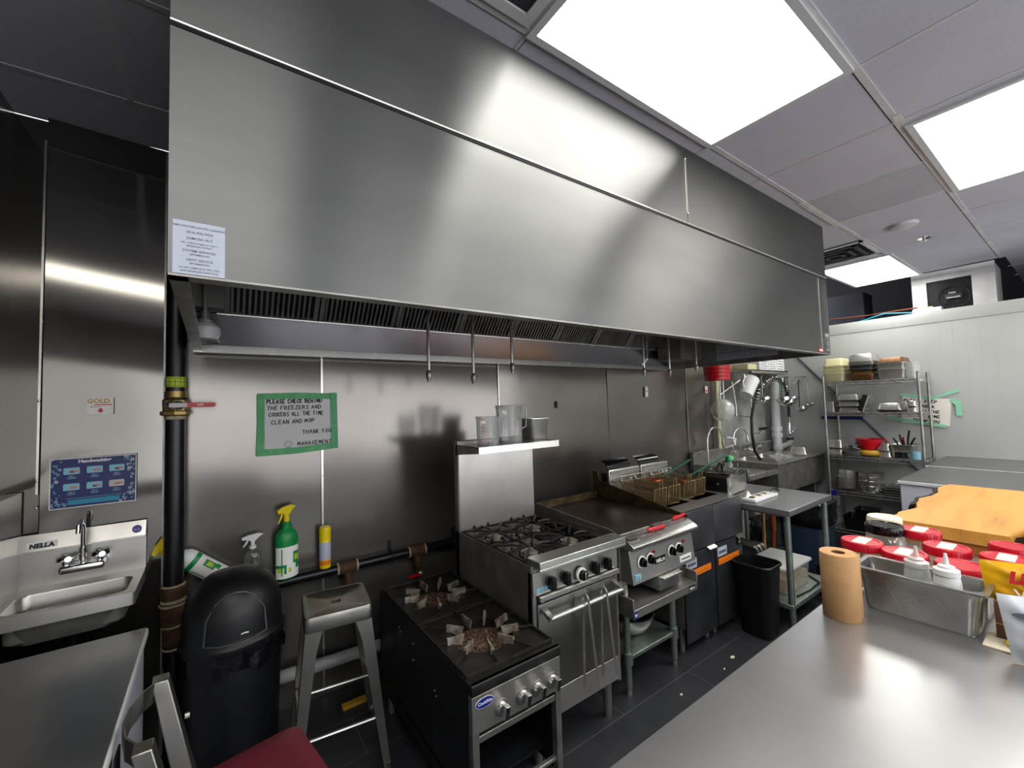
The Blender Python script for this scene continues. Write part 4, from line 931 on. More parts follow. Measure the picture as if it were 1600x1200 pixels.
b = B(); b.box((x0+.015, fy_+.02, .2), (x1-.015, fy_+.05, .80), blackp); b.box((x0, fy_+.005, .2), (x0+.02, fy_+.045, .80), steel_d); b.box((x1-.02, fy_+.005, .2), (x1, fy_+.045, .80), steel_d); part(b, 'front_frame', t)
b = B(); b.box((x0+.022, fy_-.005, .345), (x1-.022, fy_+.025, .758), M('door_steel', '8a8986', .3, .9, col2='7d7b78', vs=5), ch=.004); dr = part(b, 'oven_door', t)
b = B(); hz = .71; hy_ = fy_-.062
b.tube([(x0+.05, hy_, hz), (x1-.045, hy_, hz)], .0115, steel_b, 14)
for x in (x0+.05, x1-.045): b.add([(x-.016, fy_-.005, hz+.035), (x+.016, fy_-.005, hz+.035), (x+.011, hy_-.008, hz+.012), (x-.011, hy_-.008, hz+.012), (x-.016, fy_-.005, hz+.02), (x+.016, fy_-.005, hz+.02), (x+.011, hy_-.008, hz-.012), (x-.011, hy_-.008, hz-.012)], [(0, 1, 2, 3), (7, 6, 5, 4), (0, 4, 5, 1), (1, 5, 6, 2), (2, 6, 7, 3), (3, 7, 4, 0)], steel_b)
part(b, 'door_handle', dr)
b = B(); b.box((x0+.022, fy_, .215), (x1-.022, fy_+.025, .335), steel, ch=.003); part(b, 'kick_panel', t)
for sx_, sy_ in itertools.product((x0+.05, x1-.05), (y0+.03, y1-.03)):
    b = B(); b.cyl((sx_, sy_, 0), (sx_, sy_, .2), .02, steel_d, 12, r1=.026); part(b, 'leg', t)
# tongs over the oven handle
def tongs(loc, label, spread=.02):
    t = thing('tongs', label, 'tongs', (0, 0, 0), group='tongs on the oven handle')
    for s_ in (-1, 1):
        b = B(); yb_ = .0 if s_ < 0 else .052
        sec = []
        for f, w in ((0, .007), (.1, .009), (.6, .008), (.85, .007), (.92, .014), (1.0, .008)):
            x = .05*f+(0.0 if s_ < 0 else -.06*f); z = .02-.43*f; y = -.018 if s_ < 0 else .018
            sec.append([(x-w, y-.001, z), (x+w, y-.001, z), (x+w*.8, y+.0015, z), (x-w*.8, y+.0015, z)])
        b.ring_loft(sec, steel_b if s_ < 0 else steel_d); part(b, 'arm', t)
    b = B(); b.tube([(0, -.018, .02), (0, -.01, .034), (0, .01, .034), (0, .018, .02)], .006, steel_d, 8); b.cyl((0, 0, .033), (0, 0, .06), .003, steel_b, 8); part(b, 'hinge', t)
    t.location = loc; return t
tg = tongs((1.49, hy_, .722), 'steel tongs hanging left on the oven door handle')
dup(tg, (1.62, hy_, .722), 0, 'steel tongs hanging right on the oven door handle')

# ---- measuring jugs and steel pot on the range shelf
def jug(name, label, cx_, cy_, z, r, h, marks):
    t = thing(name, label, 'jug', (cx_, cy_, z), group='containers on the range shelf')
    b = B(); b.lathe([(.001, .003), (r*.9, .003), (r*.92, 0), (r, h*.95), (r*1.06, h), (r*1.03, h), (r*.97, h*.95), (r*.89, .006), (.001, .006)], clear, (cx_, cy_, z), 32)
    b.prism([(cx_-r*1.25, cy_), (cx_-r*.85, cy_-r*.35), (cx_-r*.85, cy_+r*.35)], z+h*.9, z+h*1.0, clear, 'Z'); part(b, 'jug_body', t)
    b = B(); b.tube([(cx_+r*.95, cy_-.0, z+h*.93), (cx_+r*1.5, cy_-.01, z+h*.9), (cx_+r*1.45, cy_-.01, z+h*.4), (cx_+r*.92, cy_, z+h*.3)], .006, clear if marks else frost, 8); part(b, 'jug_handle', t)
    if marks:
        b = B()
        for k in range(14):
            a0 = 3.6; L_ = .35 if k % 2 else .5
            for q in range(3): a = a0+L_*q/3; a2 = a0+L_*(q+1)/3; zz = z+.02+k*h*.06; b.quad((cx_+r*1.01*math.cos(a), cy_+r*1.01*math.sin(a), zz), (cx_+r*1.01*math.cos(a2), cy_+r*1.01*math.sin(a2), zz), (cx_+r*1.01*math.cos(a2), cy_+r*1.01*math.sin(a2), zz+.0022), (cx_+r*1.01*math.cos(a), cy_+r*1.01*math.sin(a), zz+.0022), red)
        part(b, 'measuring_scale', t, 'red measuring marks')
jug('measuring_jug', 'shorter clear measuring jug with red scale on range shelf', 1.345, 2.155, 1.464, .07, .17, True)
jug('clear_pitcher', 'taller clear pitcher in the middle of the range shelf', 1.53, 2.19, 1.464, .085, .235, False)
def gn_pan(name, label, cx_, cy_, z, hx, hy, h, m=steel, group=None, inv=False, rot=0., cat='pan', rim=.012, taper=.82, r=.02, wall=.0015, loc=True):
    """hotel pan: rolled rim, tapering body; inv turns it upside down"""
    T = Matrix.Translation((cx_, cy_, z)) @ Matrix.Rotation(rot, 4, 'Z')
    if inv: T = T @ Matrix.Translation((0, 0, h)) @ Matrix.Rotation(PI, 4, 'X')
    b = B(); ix, iy = hx-rim, hy-rim
    b.rrect([(hx, hy, r+.006, h-.006), (hx, hy, r+.006, h), (ix, iy, r, h-.001), (ix-.002, iy-.002, r, h-.008), (ix*(taper+.05), iy*(taper+.05), r, .012), (ix*taper, iy*taper, r, .003), (ix*taper-.01, iy*taper-.01, r*.7, .002)], m, cap0=False, cap1=True, T=T)
    b.rrect([(hx, hy, r+.006, h-.006), (ix+.001, iy+.001, r, h-.006), (ix-.001, iy-.001, r, h-.01), (ix*(taper+.05)+.0015, iy*(taper+.05)+.0015, r, .01), (ix*taper, iy*taper, r, 0)], m, cap0=False, cap1=True, T=T)
    return single(b, name, label, cat, group, loc=(cx_, cy_, z))
gn_pan('steel_insert', 'small square stainless insert at the right end of range shelf', 1.735, 2.2, 1.464, .085, .085, .145, steel, cat='container')

# ---- griddle on its stand
t = thing('griddle_stand', 'stainless equipment stand under the griddle with a lower shelf', 'stand', (2.2, 1.95, 0))
x0, x1, y0, y1, zt = 1.875, 2.505, 1.55, 2.5, .55
b = B(); b.box((x0, y0, zt-.008), (x1, y1, zt), steel); b.box((x0, y0, zt-.05), (x1, y0+.012, zt+.0), steel); b.box((x0, y0, zt-.05), (x0+.012, y1, zt+.06), steel_d); b.box((x1-.012, y0, zt-.05), (x1, y1, zt+.06), steel_d); part(b, 'top_shelf', t, bev=.004)
b = B(); b.box((x0+.04, y0-.001, zt-.045), (x0+.07, y0+.001, zt-.008), navyl, T=Matrix.Translation((-.035, 0, 0))); b.text('W', .022, paper, (x0+.02, y0-.002, zt-.035), bold=.0008); part(b, 'blue_mark', t, 'small blue square mark')
b = B(); b.box((x1-.1, y0-.001, zt-.038), (x1-.035, y0+.001, zt-.012), blackgl); b.text('NELLA', .018, paper, (x1-.067, y0-.002, zt-.032), bold=.0008); part(b, 'brand_plate', t, 'black plate with white lettering')
for sx_, sy_ in itertools.product((x0+.1, x1-.08), (1.69, 2.4)):
    b = B(); b.cyl((sx_, sy_, .04), (sx_, sy_, zt-.01), .021, galv, 18); lg = part(b, 'leg', t)
    b = B(); b.cyl((sx_, sy_, .17), (sx_, sy_, .235), .03, galv, 18); part(b, 'shelf_collar', lg)
    b = B(); b.lathe([(.001, 0), (.016, 0), (.018, .01), (.018, .04), (.021, .045)], steel_b, (sx_, sy_, 0), 14); part(b, 'foot', lg)
b = B(); b.box((x0+.085, 1.675, .19), (x1-.065, 2.41, .215), galv, ch=.004); part(b, 'lower_shelf', t)
b = B(); c = (2.2, 1.86, .215)
b.lathe([(.001, .002), (.06, .002), (.11, .03), (.145, .08), (.155, .125), (.163, .127), (.163, .131), (.153, .131), (.142, .082), (.107, .034), (.06, .006), (.001, .006)], steel_b, c, 40)
single(b, 'mixing_bowl', 'steel mixing bowl on the lower shelf of the griddle stand', 'bowl')
b = B(); b.ellip((2.25, 1.9, .36), .11, .1, .035, blackpl); b.cyl((2.3, 1.8, .34), (2.42, 1.72, .38), .008, blackpl); single(b, 'black_pan', 'dark pan lying in the mixing bowl below griddle', 'pan')
t = thing('griddle', 'countertop griddle with brown seasoned plate and four ringed knobs', 'griddle', (2.2, 1.98, .55))
x0, x1, y0, y1 = 1.90, 2.53, 1.60, 2.42
b = B(); b.box((x0, y0+.06, .64), (x1, y1, .93), steel_d); part(b, 'body', t, bev=.003)
b = B(); b.box((x0+.012, 1.67, .925), (x1-.012, y1-.01, .937), grill); part(b, 'cooking_plate', t)
b = B(); b.prism([(1.66, .93), (y1, .93), (y1, .985), (1.72, .95)], x0-.002, x0+.01, steel_d, 'X'); b.box((x0, y1-.012, .93), (x1, y1, .985), grease); part(b, 'splash_guard', t, bev=.002)
b = B(); b.prism([(1.62, .90), (y1+.03, .90), (y1+.03, 1.14), (y1-.02, 1.14), (y1-.04, 1.07), (1.70, .955), (1.62, .94)], x1, x1+.012, grease, 'X'); part(b, 'right_splash', t, 'greasy brown side splash')
b = B(); b.prism([(1.548, .868), (1.552, .862), (1.655, .862), (1.66, .925), (1.62, .928), (1.56, .895), (1.548, .885)], x0-.005, x1+.005, steel_b, 'X'); part(b, 'front_rail', t, bev=.002)
b = B(); b.box((x0+.012, 1.662, .926), (x1-.012, 1.685, .932), oil); part(b, 'grease_trough', t)
b = B(); fy_ = 1.585
b.prism([(fy_+.01, .862), (fy_+.08, .862), (fy_+.08, .67), (fy_-.015, .67)], x0+.01, x1-.005, steel, 'X'); part(b, 'control_panel', t, bev=.002)
def slopey(z): return fy_-.015+.025*(z-.67)/.192
for x in (2.0, 2.075, 2.285, 2.36):
    zk = .778; ys = slopey(zk); b = B(); b.cyl((x, ys, zk), (x, ys-.008, zk), .036, paper, 28); b.cyl((x, ys-.008, zk), (x, ys-.028, zk), .028, blackgl, 24, r1=.022); b.box((x-.005, ys-.036, zk-.02), (x+.005, ys-.026, zk+.02), blackgl); part(b, 'knob', t, 'black knob with white ring', bev=.002)
for x in (2.12, 2.42):
    b = B(); b.cyl((x, slopey(.81)-.0, .81), (x, slopey(.81)-.012, .81), .007, red, 10); part(b, 'pilot_button', t, 'small red button')
b = B(); b.box((2.12, slopey(.755)-.004, .735), (2.22, slopey(.755)+.004, .775), blackgl); b.text('NELLA', .028, paper, (2.17, slopey(.75)-.006, .744), bold=.0012); part(b, 'brand_plate', t, 'black plate with white lettering')
b = B(); b.box((2.36, slopey(.7)-.003, .69), (2.48, slopey(.7)+.004, .725), paper); b.box((2.375, slopey(.7)-.004, .703), (2.465, slopey(.7)-.003, .712), inkg); part(b, 'warning_label', t, 'white warning label')
b = B(); b.box((1.93, slopey(.7)-.003, .69), (1.98, slopey(.7)+.004, .72), skyb); b.text('CE', .02, steel_d, (1.955, slopey(.7)-.005, .695)); part(b, 'small_decal', t, 'faded pale blue decal')
b = B(); b.box((2.13, 1.56, .585), (2.33, 1.75, .665), steel_d, ch=.003); dw = part(b, 'grease_drawer', t)
b = B(); b.box((2.14, 1.535, .65), (2.32, 1.562, .662), steel_b, ch=.002); part(b, 'drawer_handle', dw)
for sx_, sy_ in itertools.product((x0+.05, x1-.05), (1.67, y1-.06)):
    b = B(); b.cyl((sx_, sy_, .55), (sx_, sy_, .64), .018, steel_b, 12); part(b, 'foot', t)
def spatula(loc, rz, label):
    t = thing('griddle_scraper', label, 'utensil', (0, 0, 0), group='red-handled tools on the griddle')
    b = B(); b.tube([(0, 0, .012), (.03, 0, .015), (.09, 0, .012), (.145, 0, .014)], [.009, .0135, .011, .013], red, 10); part(b, 'handle', t, 'red plastic handle')
    b = B(); b.box((-.09, -.006, .010), (.0, .006, .014), steel_b); b.box((-.2, -.035, .006), (-.09, .035, .009), steel_d); part(b, 'blade', t)
    t.location = loc; t.rotation_euler = (0, .0, rz); return t
sp = spatula((2.10, 1.605, .918), math.radians(-3), 'red-handled spatula resting left on the griddle rail')
dup(sp, (2.40, 1.64, .925), math.radians(4), 'red-handled spatula resting right on the griddle rail')

# ---- two fryers
FS = .952      # real size of the fryers and their baskets relative to the figures below
def fryer(label, x0, w, plate, loc_x):
    x1 = x0+w; y0, y1 = 1.75, 2.56
    t = thing('deep_fryer', label, 'fryer', ((x0+x1)/2, 2.1, 0), group='floor fryers')
    b = B(); b.box((x0, y0+.02, .1), (x0+.006, y1, .88), steel_d); b.box((x1-.006, y0+.02, .1), (x1, y1, .88), steel_d); b.box((x0, y1-.01, .1), (x1, y1, .88), steel_d); part(b, 'side_panel', t)
    b = B(); b.box((x0, y0, .612), (x1, y0+.02, .9), fryu, ch=.003); part(b, 'upper_front', t)
    b = B(); zt = .9
    b.box((x0, y0, zt-.004), (x1, y0+.17, zt), steel_t); b.box((x0, y0+.17, zt-.004), (x0+.035, y1-.14, zt), steel); b.box((x1-.035, y0+.17, zt-.004), (x1, y1-.14, zt), steel); b.box((x0, y1-.14, zt-.004), (x1, y1, zt), steel)
    b.box((x0+.035, y0+.165, zt-.09), (x1-.035, y0+.17, zt), oil); b.box((x0+.03, y0+.17, zt-.1), (x0+.035, y1-.14, zt), oil); b.box((x1-.035, y0+.17, zt-.1), (x1-.03, y1-.14, zt), oil)
    part(b, 'tank_top', t)
    b = B(); b.box((x0+.03, y0+.16, zt-.09), (x1-.03, y1-.14, zt-.085), oil); part(b, 'oil', t, 'dark frying oil')
    b = B(); b.box((x0+.008, y0+.005, .0), (x1-.008, y0+.022, .6), fryd, ch=.002); d_ = part(b, 'door', t)
    b = B(); b.prism([(y0-.022, .588), (y0+.01, .608), (y0+.01, .614), (y0-.022, .596)], x1-.11, x1-.01, steel, 'X'); part(b, 'door_handle', d_)
    b = B(); b.box((x0+.03, y0+.002, .50), (x0+.16, y0+.005, .565), paper_b); b.box((x0+.045, y0+.0, .52), (x0+.145, y0+.002, .54), inkg); part(b, 'info_plate', d_, 'pale rating plate')
    b = B(); b.box((x0+.035, y0+.001, .44), (x1-.07, y0+.004, .485), orange)
    for k in range(12): b.box((x0+.045+k*.023, y0+.0, .455), (x0+.06+k*.023, y0+.001, .458), rust)
    part(b, 'orange_label', d_, 'orange warning strip')
    if plate: b = B(); b.box((x1-.09, y0+.001, .53), (x1-.02, y0+.004, .58), blackgl); b.cyl((x1-.055, y0+.001, .555), (x1-.055, y0-.001, .555), .018, steel_b, 20); part(b, 'badge', d_)
    b = B(); b.box((x0+.01, y1-.15, zt), (x1-.01, y1-.13, 1.13), steel_b, ch=.002); b.box((x0+.02, y1-.16, 1.085), (x1-.02, y1-.15, 1.12), steel); part(b, 'riser', t)
    b = B(); n_ = 10; sec = []
    for k in range(n_+1): a = math.radians(90*k/n_); sec.append((y1-.02-.1*(1-math.cos(a))*.0-.085*math.sin(a)*0+.0, 0))
    pr = [(y1-.1, 1.08), (y1-.098, 1.13), (y1-.085, 1.165), (y1-.06, 1.185), (y1-.02, 1.195), (y1-.02, 1.19), (y1-.056, 1.18), (y1-.078, 1.16), (y1-.09, 1.128), (y1-.092, 1.08)]
    b.prism(pr, x0+.05, x1-.06, blackgl, 'X'); b.box((x0+.05, y1-.1, .9), (x1-.06, y1-.02, 1.09), grease); part(b, 'flue_hood', t)
    b = B(); b.tube([(x0+.03, y1-.165, 1.04), (x0+.03, y1-.2, 1.03), (x0+.03, y1-.205, 1.075), (x1-.03, y1-.205, 1.075), (x1-.03, y1-.2, 1.03), (x1-.03, y1-.165, 1.04)], .005, steel_b, 8); part(b, 'basket_hanger', t)
    for sx_, sy_ in itertools.product((x0+.05, x1-.05), (y0+.08, y1-.08)):
        b = B(); b.cyl((sx_, sy_, -.0855), (sx_, sy_, .1), .02, steel_d, 10); part(b, 'foot', t)
    t.location = (loc_x, 1.9992, .0816); t.scale = (FS,)*3; return t
FXa = 2.672
fryer('deep fryer next to the griddle with two bronze baskets', FXa, .412, False, 2.7399)
fryer('deep fryer beside the steel worktable with oval badge on door', FXa+.416, .412, True, 3.1359)
# baskets: real wire mesh
def basket_proto(label):
    t = thing('fry_basket', label, 'basket', (0, 0, 0), group='wire fry baskets')
    w, l, h = .075, .155, .14
    b = B()
    def wire(p, q): b.tube([p, q], .0012, bask, 3, caps=False)
    n1, n2, n3 = 16, 30, 15
    for i in range(n1+1): x = -w+2*w*i/n1; wire((x, -l, h), (x, -l, 0)); wire((x, l, h), (x, l, 0)); wire((x, -l, 0), (x, l, 0))
    for j in range(n2+1): y = -l+2*l*j/n2; wire((-w, y, h), (-w, y, 0)); wire((w, y, h), (w, y, 0)); wire((-w, y, 0), (w, y, 0))
    for k in range(n3+1):
        z = h*k/n3
        for p, q in (((-w, -l, z), (w, -l, z)), ((w, -l, z), (w, l, z)), ((w, l, z), (-w, l, z)), ((-w, l, z), (-w, -l, z))): wire(p, q)
    part(b, 'mesh', t, smooth=0)
    b = B()
    b.tube([(-w, -l, h), (w, -l, h), (w, l, h), (-w, l, h)], .004, bask, 6, closed=True); b.tube([(-w, -l, 0), (w, -l, 0), (w, l, 0), (-w, l, 0)], .003, bask, 6, closed=True)
    b.tube([(-w, -l, 0), (-w, -l, h)], .003, bask, 6); b.tube([(w, -l, 0), (w, -l, h)], .003, bask, 6); b.tube([(-.02, -l-.002, h*.5), (-.02, -l-.002, h+.06), (.02, -l-.002, h+.06), (.02, -l-.002, h*.5)], .004, bask, 6)
    b.tube([(-w*.8, l, h*.9), (-w*.8, l+.02, h+.02), (-w*.8, l+.035, h-.01), (w*.8, l+.035, h-.01), (w*.8, l+.02, h+.02), (w*.8, l, h*.9)], .003, steel_b, 6)
    part(b, 'wire_frame', t)
    return t
tilt = (math.radians(4), 0, 0)
bp_ = basket_proto('bronze wire basket at the far left, next to griddle splash'); bp_.location = (2.653, 2.056, .934); bp_.rotation_euler = tilt; bp_.scale = (FS,)*3
dup(bp_, (2.825, 2.056, .934), tilt, 'second bronze wire basket from the griddle')
dup(bp_, (3.054, 2.075, .934), tilt, 'third bronze wire basket, holding a copper skimmer')
dup(bp_, (3.225, 2.085, .934), tilt, 'rightmost bronze wire basket beside the countertop fryer')
def skimmer(label, c, e, r=.062):
    t = thing('skimmer', label, 'skimmer', c, group='copper skimmers with green handles')
    C = Vector(c); E_ = Vector(e); d = (E_-C); d.z = 0; d.normalize()
    b = B()
    for k in range(1, 7): rr_ = r*k/6; zz = -.02+.02*(k/6)**2; b.tube([(C.x+rr_*math.cos(2*PI*i/28), C.y+rr_*math.sin(2*PI*i/28), C.z+zz) for i in range(28)], .0017 if k < 6 else .003, copper, 4, closed=True)
    for k in range(8): a = PI*k/4; b.tube([(C.x+r*f*math.cos(a), C.y+r*f*math.sin(a), C.z-.02+.02*f*f) for f in (0, .5, 1)], .0015, copper, 4)
    part(b, 'wire_bowl', t)
    b = B(); m_ = C+d*r; b.tube([m_, m_*.7+E_*.3, E_], [.003, .008, .009], dgreen, 8); part(b, 'handle', t, 'dark green coated handle')
skimmer('skimmer with long green handle crossing the left fryer baskets', (2.87, 2.1, 1.075), (3.45, 2.15, 1.167))
skimmer('skimmer with green handle reaching toward the sink drainboard', (3.16, 2.05, 1.045), (3.96, 2.11, 1.155))
skimmer('copper skimmer with short green handle in the rightmost basket', (3.27, 2.04, 1.02), (3.40, 2.18, 1.06), .05)
b = B(); b.lathe([(.001, 0), (.035, 0), (.037, .1), (.03, .12), (.02, .13), (.02, .15), (.001, .151)], whitepl, (3.50, 2.40, .9), 16); b.lathe([(.0375, .03), (.0376, .09)], paper_b, (3.50, 2.40, .9), 16); single(b, 'white_bottle', 'small white bottle behind the rightmost fry basket', 'bottle').location = (3.27, 2.285, .9385)

# =================================================================== WORKTABLE AND RIGHT SIDE
t = thing('worktable', 'stainless worktable with round legs between fryers and sink', 'table', (3.8, 1.72, 0))
x0, x1, y0, y1, zt = 3.362, 4.16, 1.34, 2.1, .88
b = B(); b.box((x0, y0, zt-.042), (x1, y1, zt), steel_t); part(b, 'tabletop', t, bev=.003)
b = B(); b.box((x0+.03, y0+.03, zt-.06), (x1-.03, y1-.03, zt-.04), steel_d); part(b, 'underframe', t)
for sx_, sy_ in itertools.product((x0+.045, x1-.05), (y0+.04, y1-.05)):
    b = B(); b.cyl((sx_, sy_, .03), (sx_, sy_, zt-.04), .022, galv, 18); lg = part(b, 'leg', t)
    b = B(); b.lathe([(.001, 0), (.017, 0), (.02, .012), (.022, .05)], steel_d, (sx_, sy_, 0), 14); part(b, 'foot', lg)
b = B(); b.box((x0+.02, y0+.02, .165), (x1-.02, y1-.03, .2), galv, ch=.005); part(b, 'lower_shelf', t)
# storage box on lower shelf
t = thing('storage_box', 'clear storage box with beige contents on the worktable lower shelf', 'container', (3.72, 1.58, .2))
b = B(); b.rrect([(.19, .13, .02, .2), (.2, .14, .02, .38)], clear, o=(3.72, 1.58), cap1=False); part(b, 'box_body', t)
b = B(); b.rrect([(.182, .124, .02, .205), (.188, .13, .02, .31)], beige, o=(3.72, 1.58)); part(b, 'contents', t, 'beige grain inside')
b = B(); b.rrect([(.21, .15, .02, .38), (.215, .155, .02, .385), (.215, .155, .02, .4), (.19, .13, .02, .402)], frost, o=(3.72, 1.58)); part(b, 'box_lid', t)
b = B(); b.tube([(3.55, 1.40, .21), (3.75, 1.385, .205), (3.95, 1.39, .21), (4.05, 1.5, .205)], .006, blackpl, 6); single(b, 'power_lead', 'black cord lying on the worktable lower shelf', 'cord')
# pans and handles leaning under the table
for i, (x, a) in enumerate(((3.80, .0), (3.86, .02), (3.92, .045))):
    T2 = Matrix.Translation((x-.02, 1.92, .34)) @ Matrix.Rotation(math.radians(52), 4, 'Y')
    b = B(); b.rrect([(.13, .17, .02, 0), (.135, .175, .02, .018), (.128, .168, .02, .016), (.122, .162, .02, .004)], steel_d if i != 1 else steel, T=T2)
    single(b, 'sheet_pan', ['nearest sheet pan leaning under the worktable', 'middle sheet pan leaning under the worktable', 'farthest sheet pan leaning under the worktable'][i], 'pan', 'sheet pans leaning under the worktable')
b = B(); b.cyl((4.22, 1.92, .02), (4.2, 1.9, .84), .016, wood, 12); single(b, 'broom', 'pale wooden broom handle standing behind the worktable', 'broom')
b = B(); b.cyl((4.38, 1.92, .02), (4.385, 1.9, .42), .02, brownw, 12); b.cyl((4.385, 1.9, .42), (4.385, 1.9, .60), .026, slabM if 0 else orange if 0 else brownw, 12); single(b, 'hand_tool', 'red-brown tool handle standing behind the worktable', 'tool')
# blue bin with black liner behind the table
t = thing('waste_bin', 'blue-grey waste bin overflowing with black bag behind the worktable', 'trash can', (4.85, 1.78, 0))
b = B(); b.rrect([(.16, .16, .04, 0), (.2, .2, .05, .62)], bluebin, o=(4.85, 1.78), cap1=False); part(b, 'bin_body', t)
b = B(); b.rrect([(.195, .195, .05, .44), (.215, .21, .07, .5), (.21, .2, .06, .56), (.215, .215, .07, .66), (.17, .17, .06, .70), (.1, .12, .05, .68)], bagblk, o=(4.85, 1.78), cap0=False); part(b, 'bin_liner', t)
b = B()
for i in range(5): b.ellip((4.72+.1*(i % 3), 2.38+.08*(i//3), .17+.05*(i % 2)), .15, .14, .17, bagblk, 14)
single(b, 'garbage_bag', 'black garbage bag slumped in the dark under the drainboard', 'bag')
# black wastebasket
t = thing('wastebasket', 'black open rectangular wastebasket in front of the fryers', 'trash can', (3.235, 1.53, 0))
b = B(); o = (3.235, 1.53)
b.rrect([(.085, .095, .035, 0), (.09, .1, .04, .008), (.115, .125, .045, .49), (.122, .132, .05, .50), (.122, .132, .05, .508), (.113, .123, .045, .508), (.086, .096, .038, .015), (.07, .08, .03, .012)], blackpl, o=o); part(b, 'basket_body', t)
b = B(); b.rrect([(.114, .124, .046, .482), (.125, .135, .05, .49), (.126, .136, .05, .505), (.12, .13, .05, .512), (.113, .123, .045, .508)], blackpl, o=o, cap0=False, cap1=False); part(b, 'rolled_rim', t)
for i, (px_, py_, rr_) in enumerate(((2.78, 1.5, .012), (2.62, 1.47, .005), (2.2, 1.5, .007), (2.65, 1.38, .004))):
    b = B(); b.ellip((px_, py_, .004), rr_*1.6, rr_, .005, cream, 10); single(b, 'food_scrap', ['largest pale crumb on the floor before the fryers', 'small pale crumb left of the largest on the floor', 'pale crumb on the floor by the griddle stand foot', 'tiny pale crumb nearest the prep table edge'][i], 'crumb', 'crumbs on the floor')
# black buckets on the floor right of the worktable leg
t = thing('bucket_stack', 'black plastic tubs stacked half hidden behind the paper roll', 'bucket', (4.3, 1.45, 0))
b = B(); b.lathe([(.001, 0), (.085, 0), (.095, .13), (.1, .14), (.092, .14)], blackpl, (4.3, 1.45, 0)); part(b, 'lower_tub', t)
b = B(); b.lathe([(.001, .13), (.07, .13), (.078, .24), (.083, .25), (.075, .25)], blackpl, (4.3, 1.45, 0)); part(b, 'upper_tub', t)
# countertop fryer
t = thing('countertop_fryer', 'small steel countertop fryer with black lid on the worktable', 'fryer', (3.68, 1.98, .88))
TF = Matrix.Translation((3.68, 2.0, .88)) @ Matrix.Rotation(math.radians(6), 4, 'Z') @ Matrix.Diagonal((1, 1.22, 1, 1))
b = B(); b.rrect([(.185, .115, .02, .012), (.19, .12, .025, .03), (.19, .12, .025, .155)], steel_b, T=TF); part(b, 'housing', t)
b = B(); b.box((-.192, -.1, .03), (-.186, .1, .15), blackpl, T=TF, ch=.002); b.ellip((-.2, 0, .095), .018, .05, .024, blackgl, 16, T=TF); part(b, 'side_grip', t, 'black side panel with oval grip')
b = B(); b.rrect([(.195, .125, .03, .155), (.2, .13, .03, .16), (.2, .13, .03, .172), (.19, .12, .03, .178), (.15, .09, .02, .186)], blackgl, T=TF); b.rrect([(.201, .131, .03, .163), (.202, .132, .03, .169)], steel_b, T=TF, cap0=False, cap1=False); ld = part(b, 'lid', t)
b = B(); b.tube([mx(TF, p) for p in ((-.06, 0, .18), (-.05, 0, .23), (-.02, 0, .245), (.02, 0, .235), (.03, 0, .18))], .009, blackgl, 10); part(b, 'lid_handle', ld)
b = B(); b.tube([mx(TF, p) for p in ((.12, -.08, .18), (.12, -.08, .235), (.14, -.08, .235), (.17, -.06, .235))], .005, chrome, 8); part(b, 'vent_knob', ld)
for sx_, sy_ in itertools.product((-.15, .15), (-.08, .08)): b = B(); b.cyl(mx(TF, (sx_, sy_, 0)), mx(TF, (sx_, sy_, .014)), .014, blackpl, 10); part(b, 'foot', t)
t = thing('serving_board', 'white board with food scraps and black handle on worktable corner', 'board', (3.65, 1.63, .88))
b = B(); b.box((3.43, 1.60, .88), (3.82, 1.71, .905), whitepl, ch=.006); part(b, 'board', t)
b = B(); b.tube([(3.82, 1.655, .9), (3.86, 1.655, .92), (3.91, 1.65, .92), (3.935, 1.645, .9)], .01, blackgl, 10); part(b, 'handle', t)
b = B()
for i in range(5): b.ellip((3.5+.05*i, 1.66-.008*(i % 2), .908), .03, .02, .006, cream if i % 2 else grease, 10)
b.prism([(3.47, .905), (3.56, .905), (3.5, .955)], 1.69, 1.694, paper, 'Y'); part(b, 'food_scraps', t)

# three-compartment sink along the back wall
t = thing('compartment_sink', 'large stainless compartment sink in the far corner with drainboard', 'sink', (5.6, 2.45, 0))
x0, x1, y0, y1, zr = 5.10, 6.45, 2.12, 2.78, .95
b = B(); cw = (x1-x0)/3
for k in range(3): bowl(b, x0+cw*(k+.5), (y0+y1-.06)/2, cw/2, (y1-.06-y0)/2, x0+cw*(k+.5), (y0+y1-.06)/2, cw/2-.02, (y1-.06-y0)/2-.03, .04, zr, .3, steel, R=.002)
b.tube([(x0, y0, zr), (x1, y0, zr)], .012, steel_b, 10); b.tube([(x0, y0, zr), (x0, y1-.06, zr)], .012, steel_b, 10)
part(b, 'sink_top', t)
for k in range(3): b = B(); b.box((x0+cw*k+.003, y0+.01, zr-.33), (x0+cw*(k+1)-.003, y1-.08, zr-.302), steel_d, ch=.008); b.box((x0+cw*k+.003, y0+.008, zr-.33), (x0+cw*(k+1)-.003, y0+.016, zr-.006), steel_d); part(b, 'compartment', t)
b = B(); b.box((x0+.003, y0+.01, zr-.33), (x0+.01, y1-.08, zr-.006), steel_d); b.box((x1-.01, y0+.01, zr-.33), (x1-.003, y1-.08, zr-.006), steel_d); part(b, 'end_apron', t)
b = B(); b.box((4.43, y1-.06, zr-.05), (x1, y1-.02, 1.09), steel_d); b.box((4.43, y1-.07, 1.085), (x1, y1-.02, 1.1), steel_b); part(b, 'backsplash', t)
b = B(); b.box((4.43, 2.14, .865), (x0, y1-.06, .88), steel); b.box((4.43, 2.12, .85), (x0, 2.15, .905), steel_b); b.box((4.42, 2.12, .85), (4.45, y1-.06, .97), steel_b); part(b, 'drainboard', t, bev=.003)
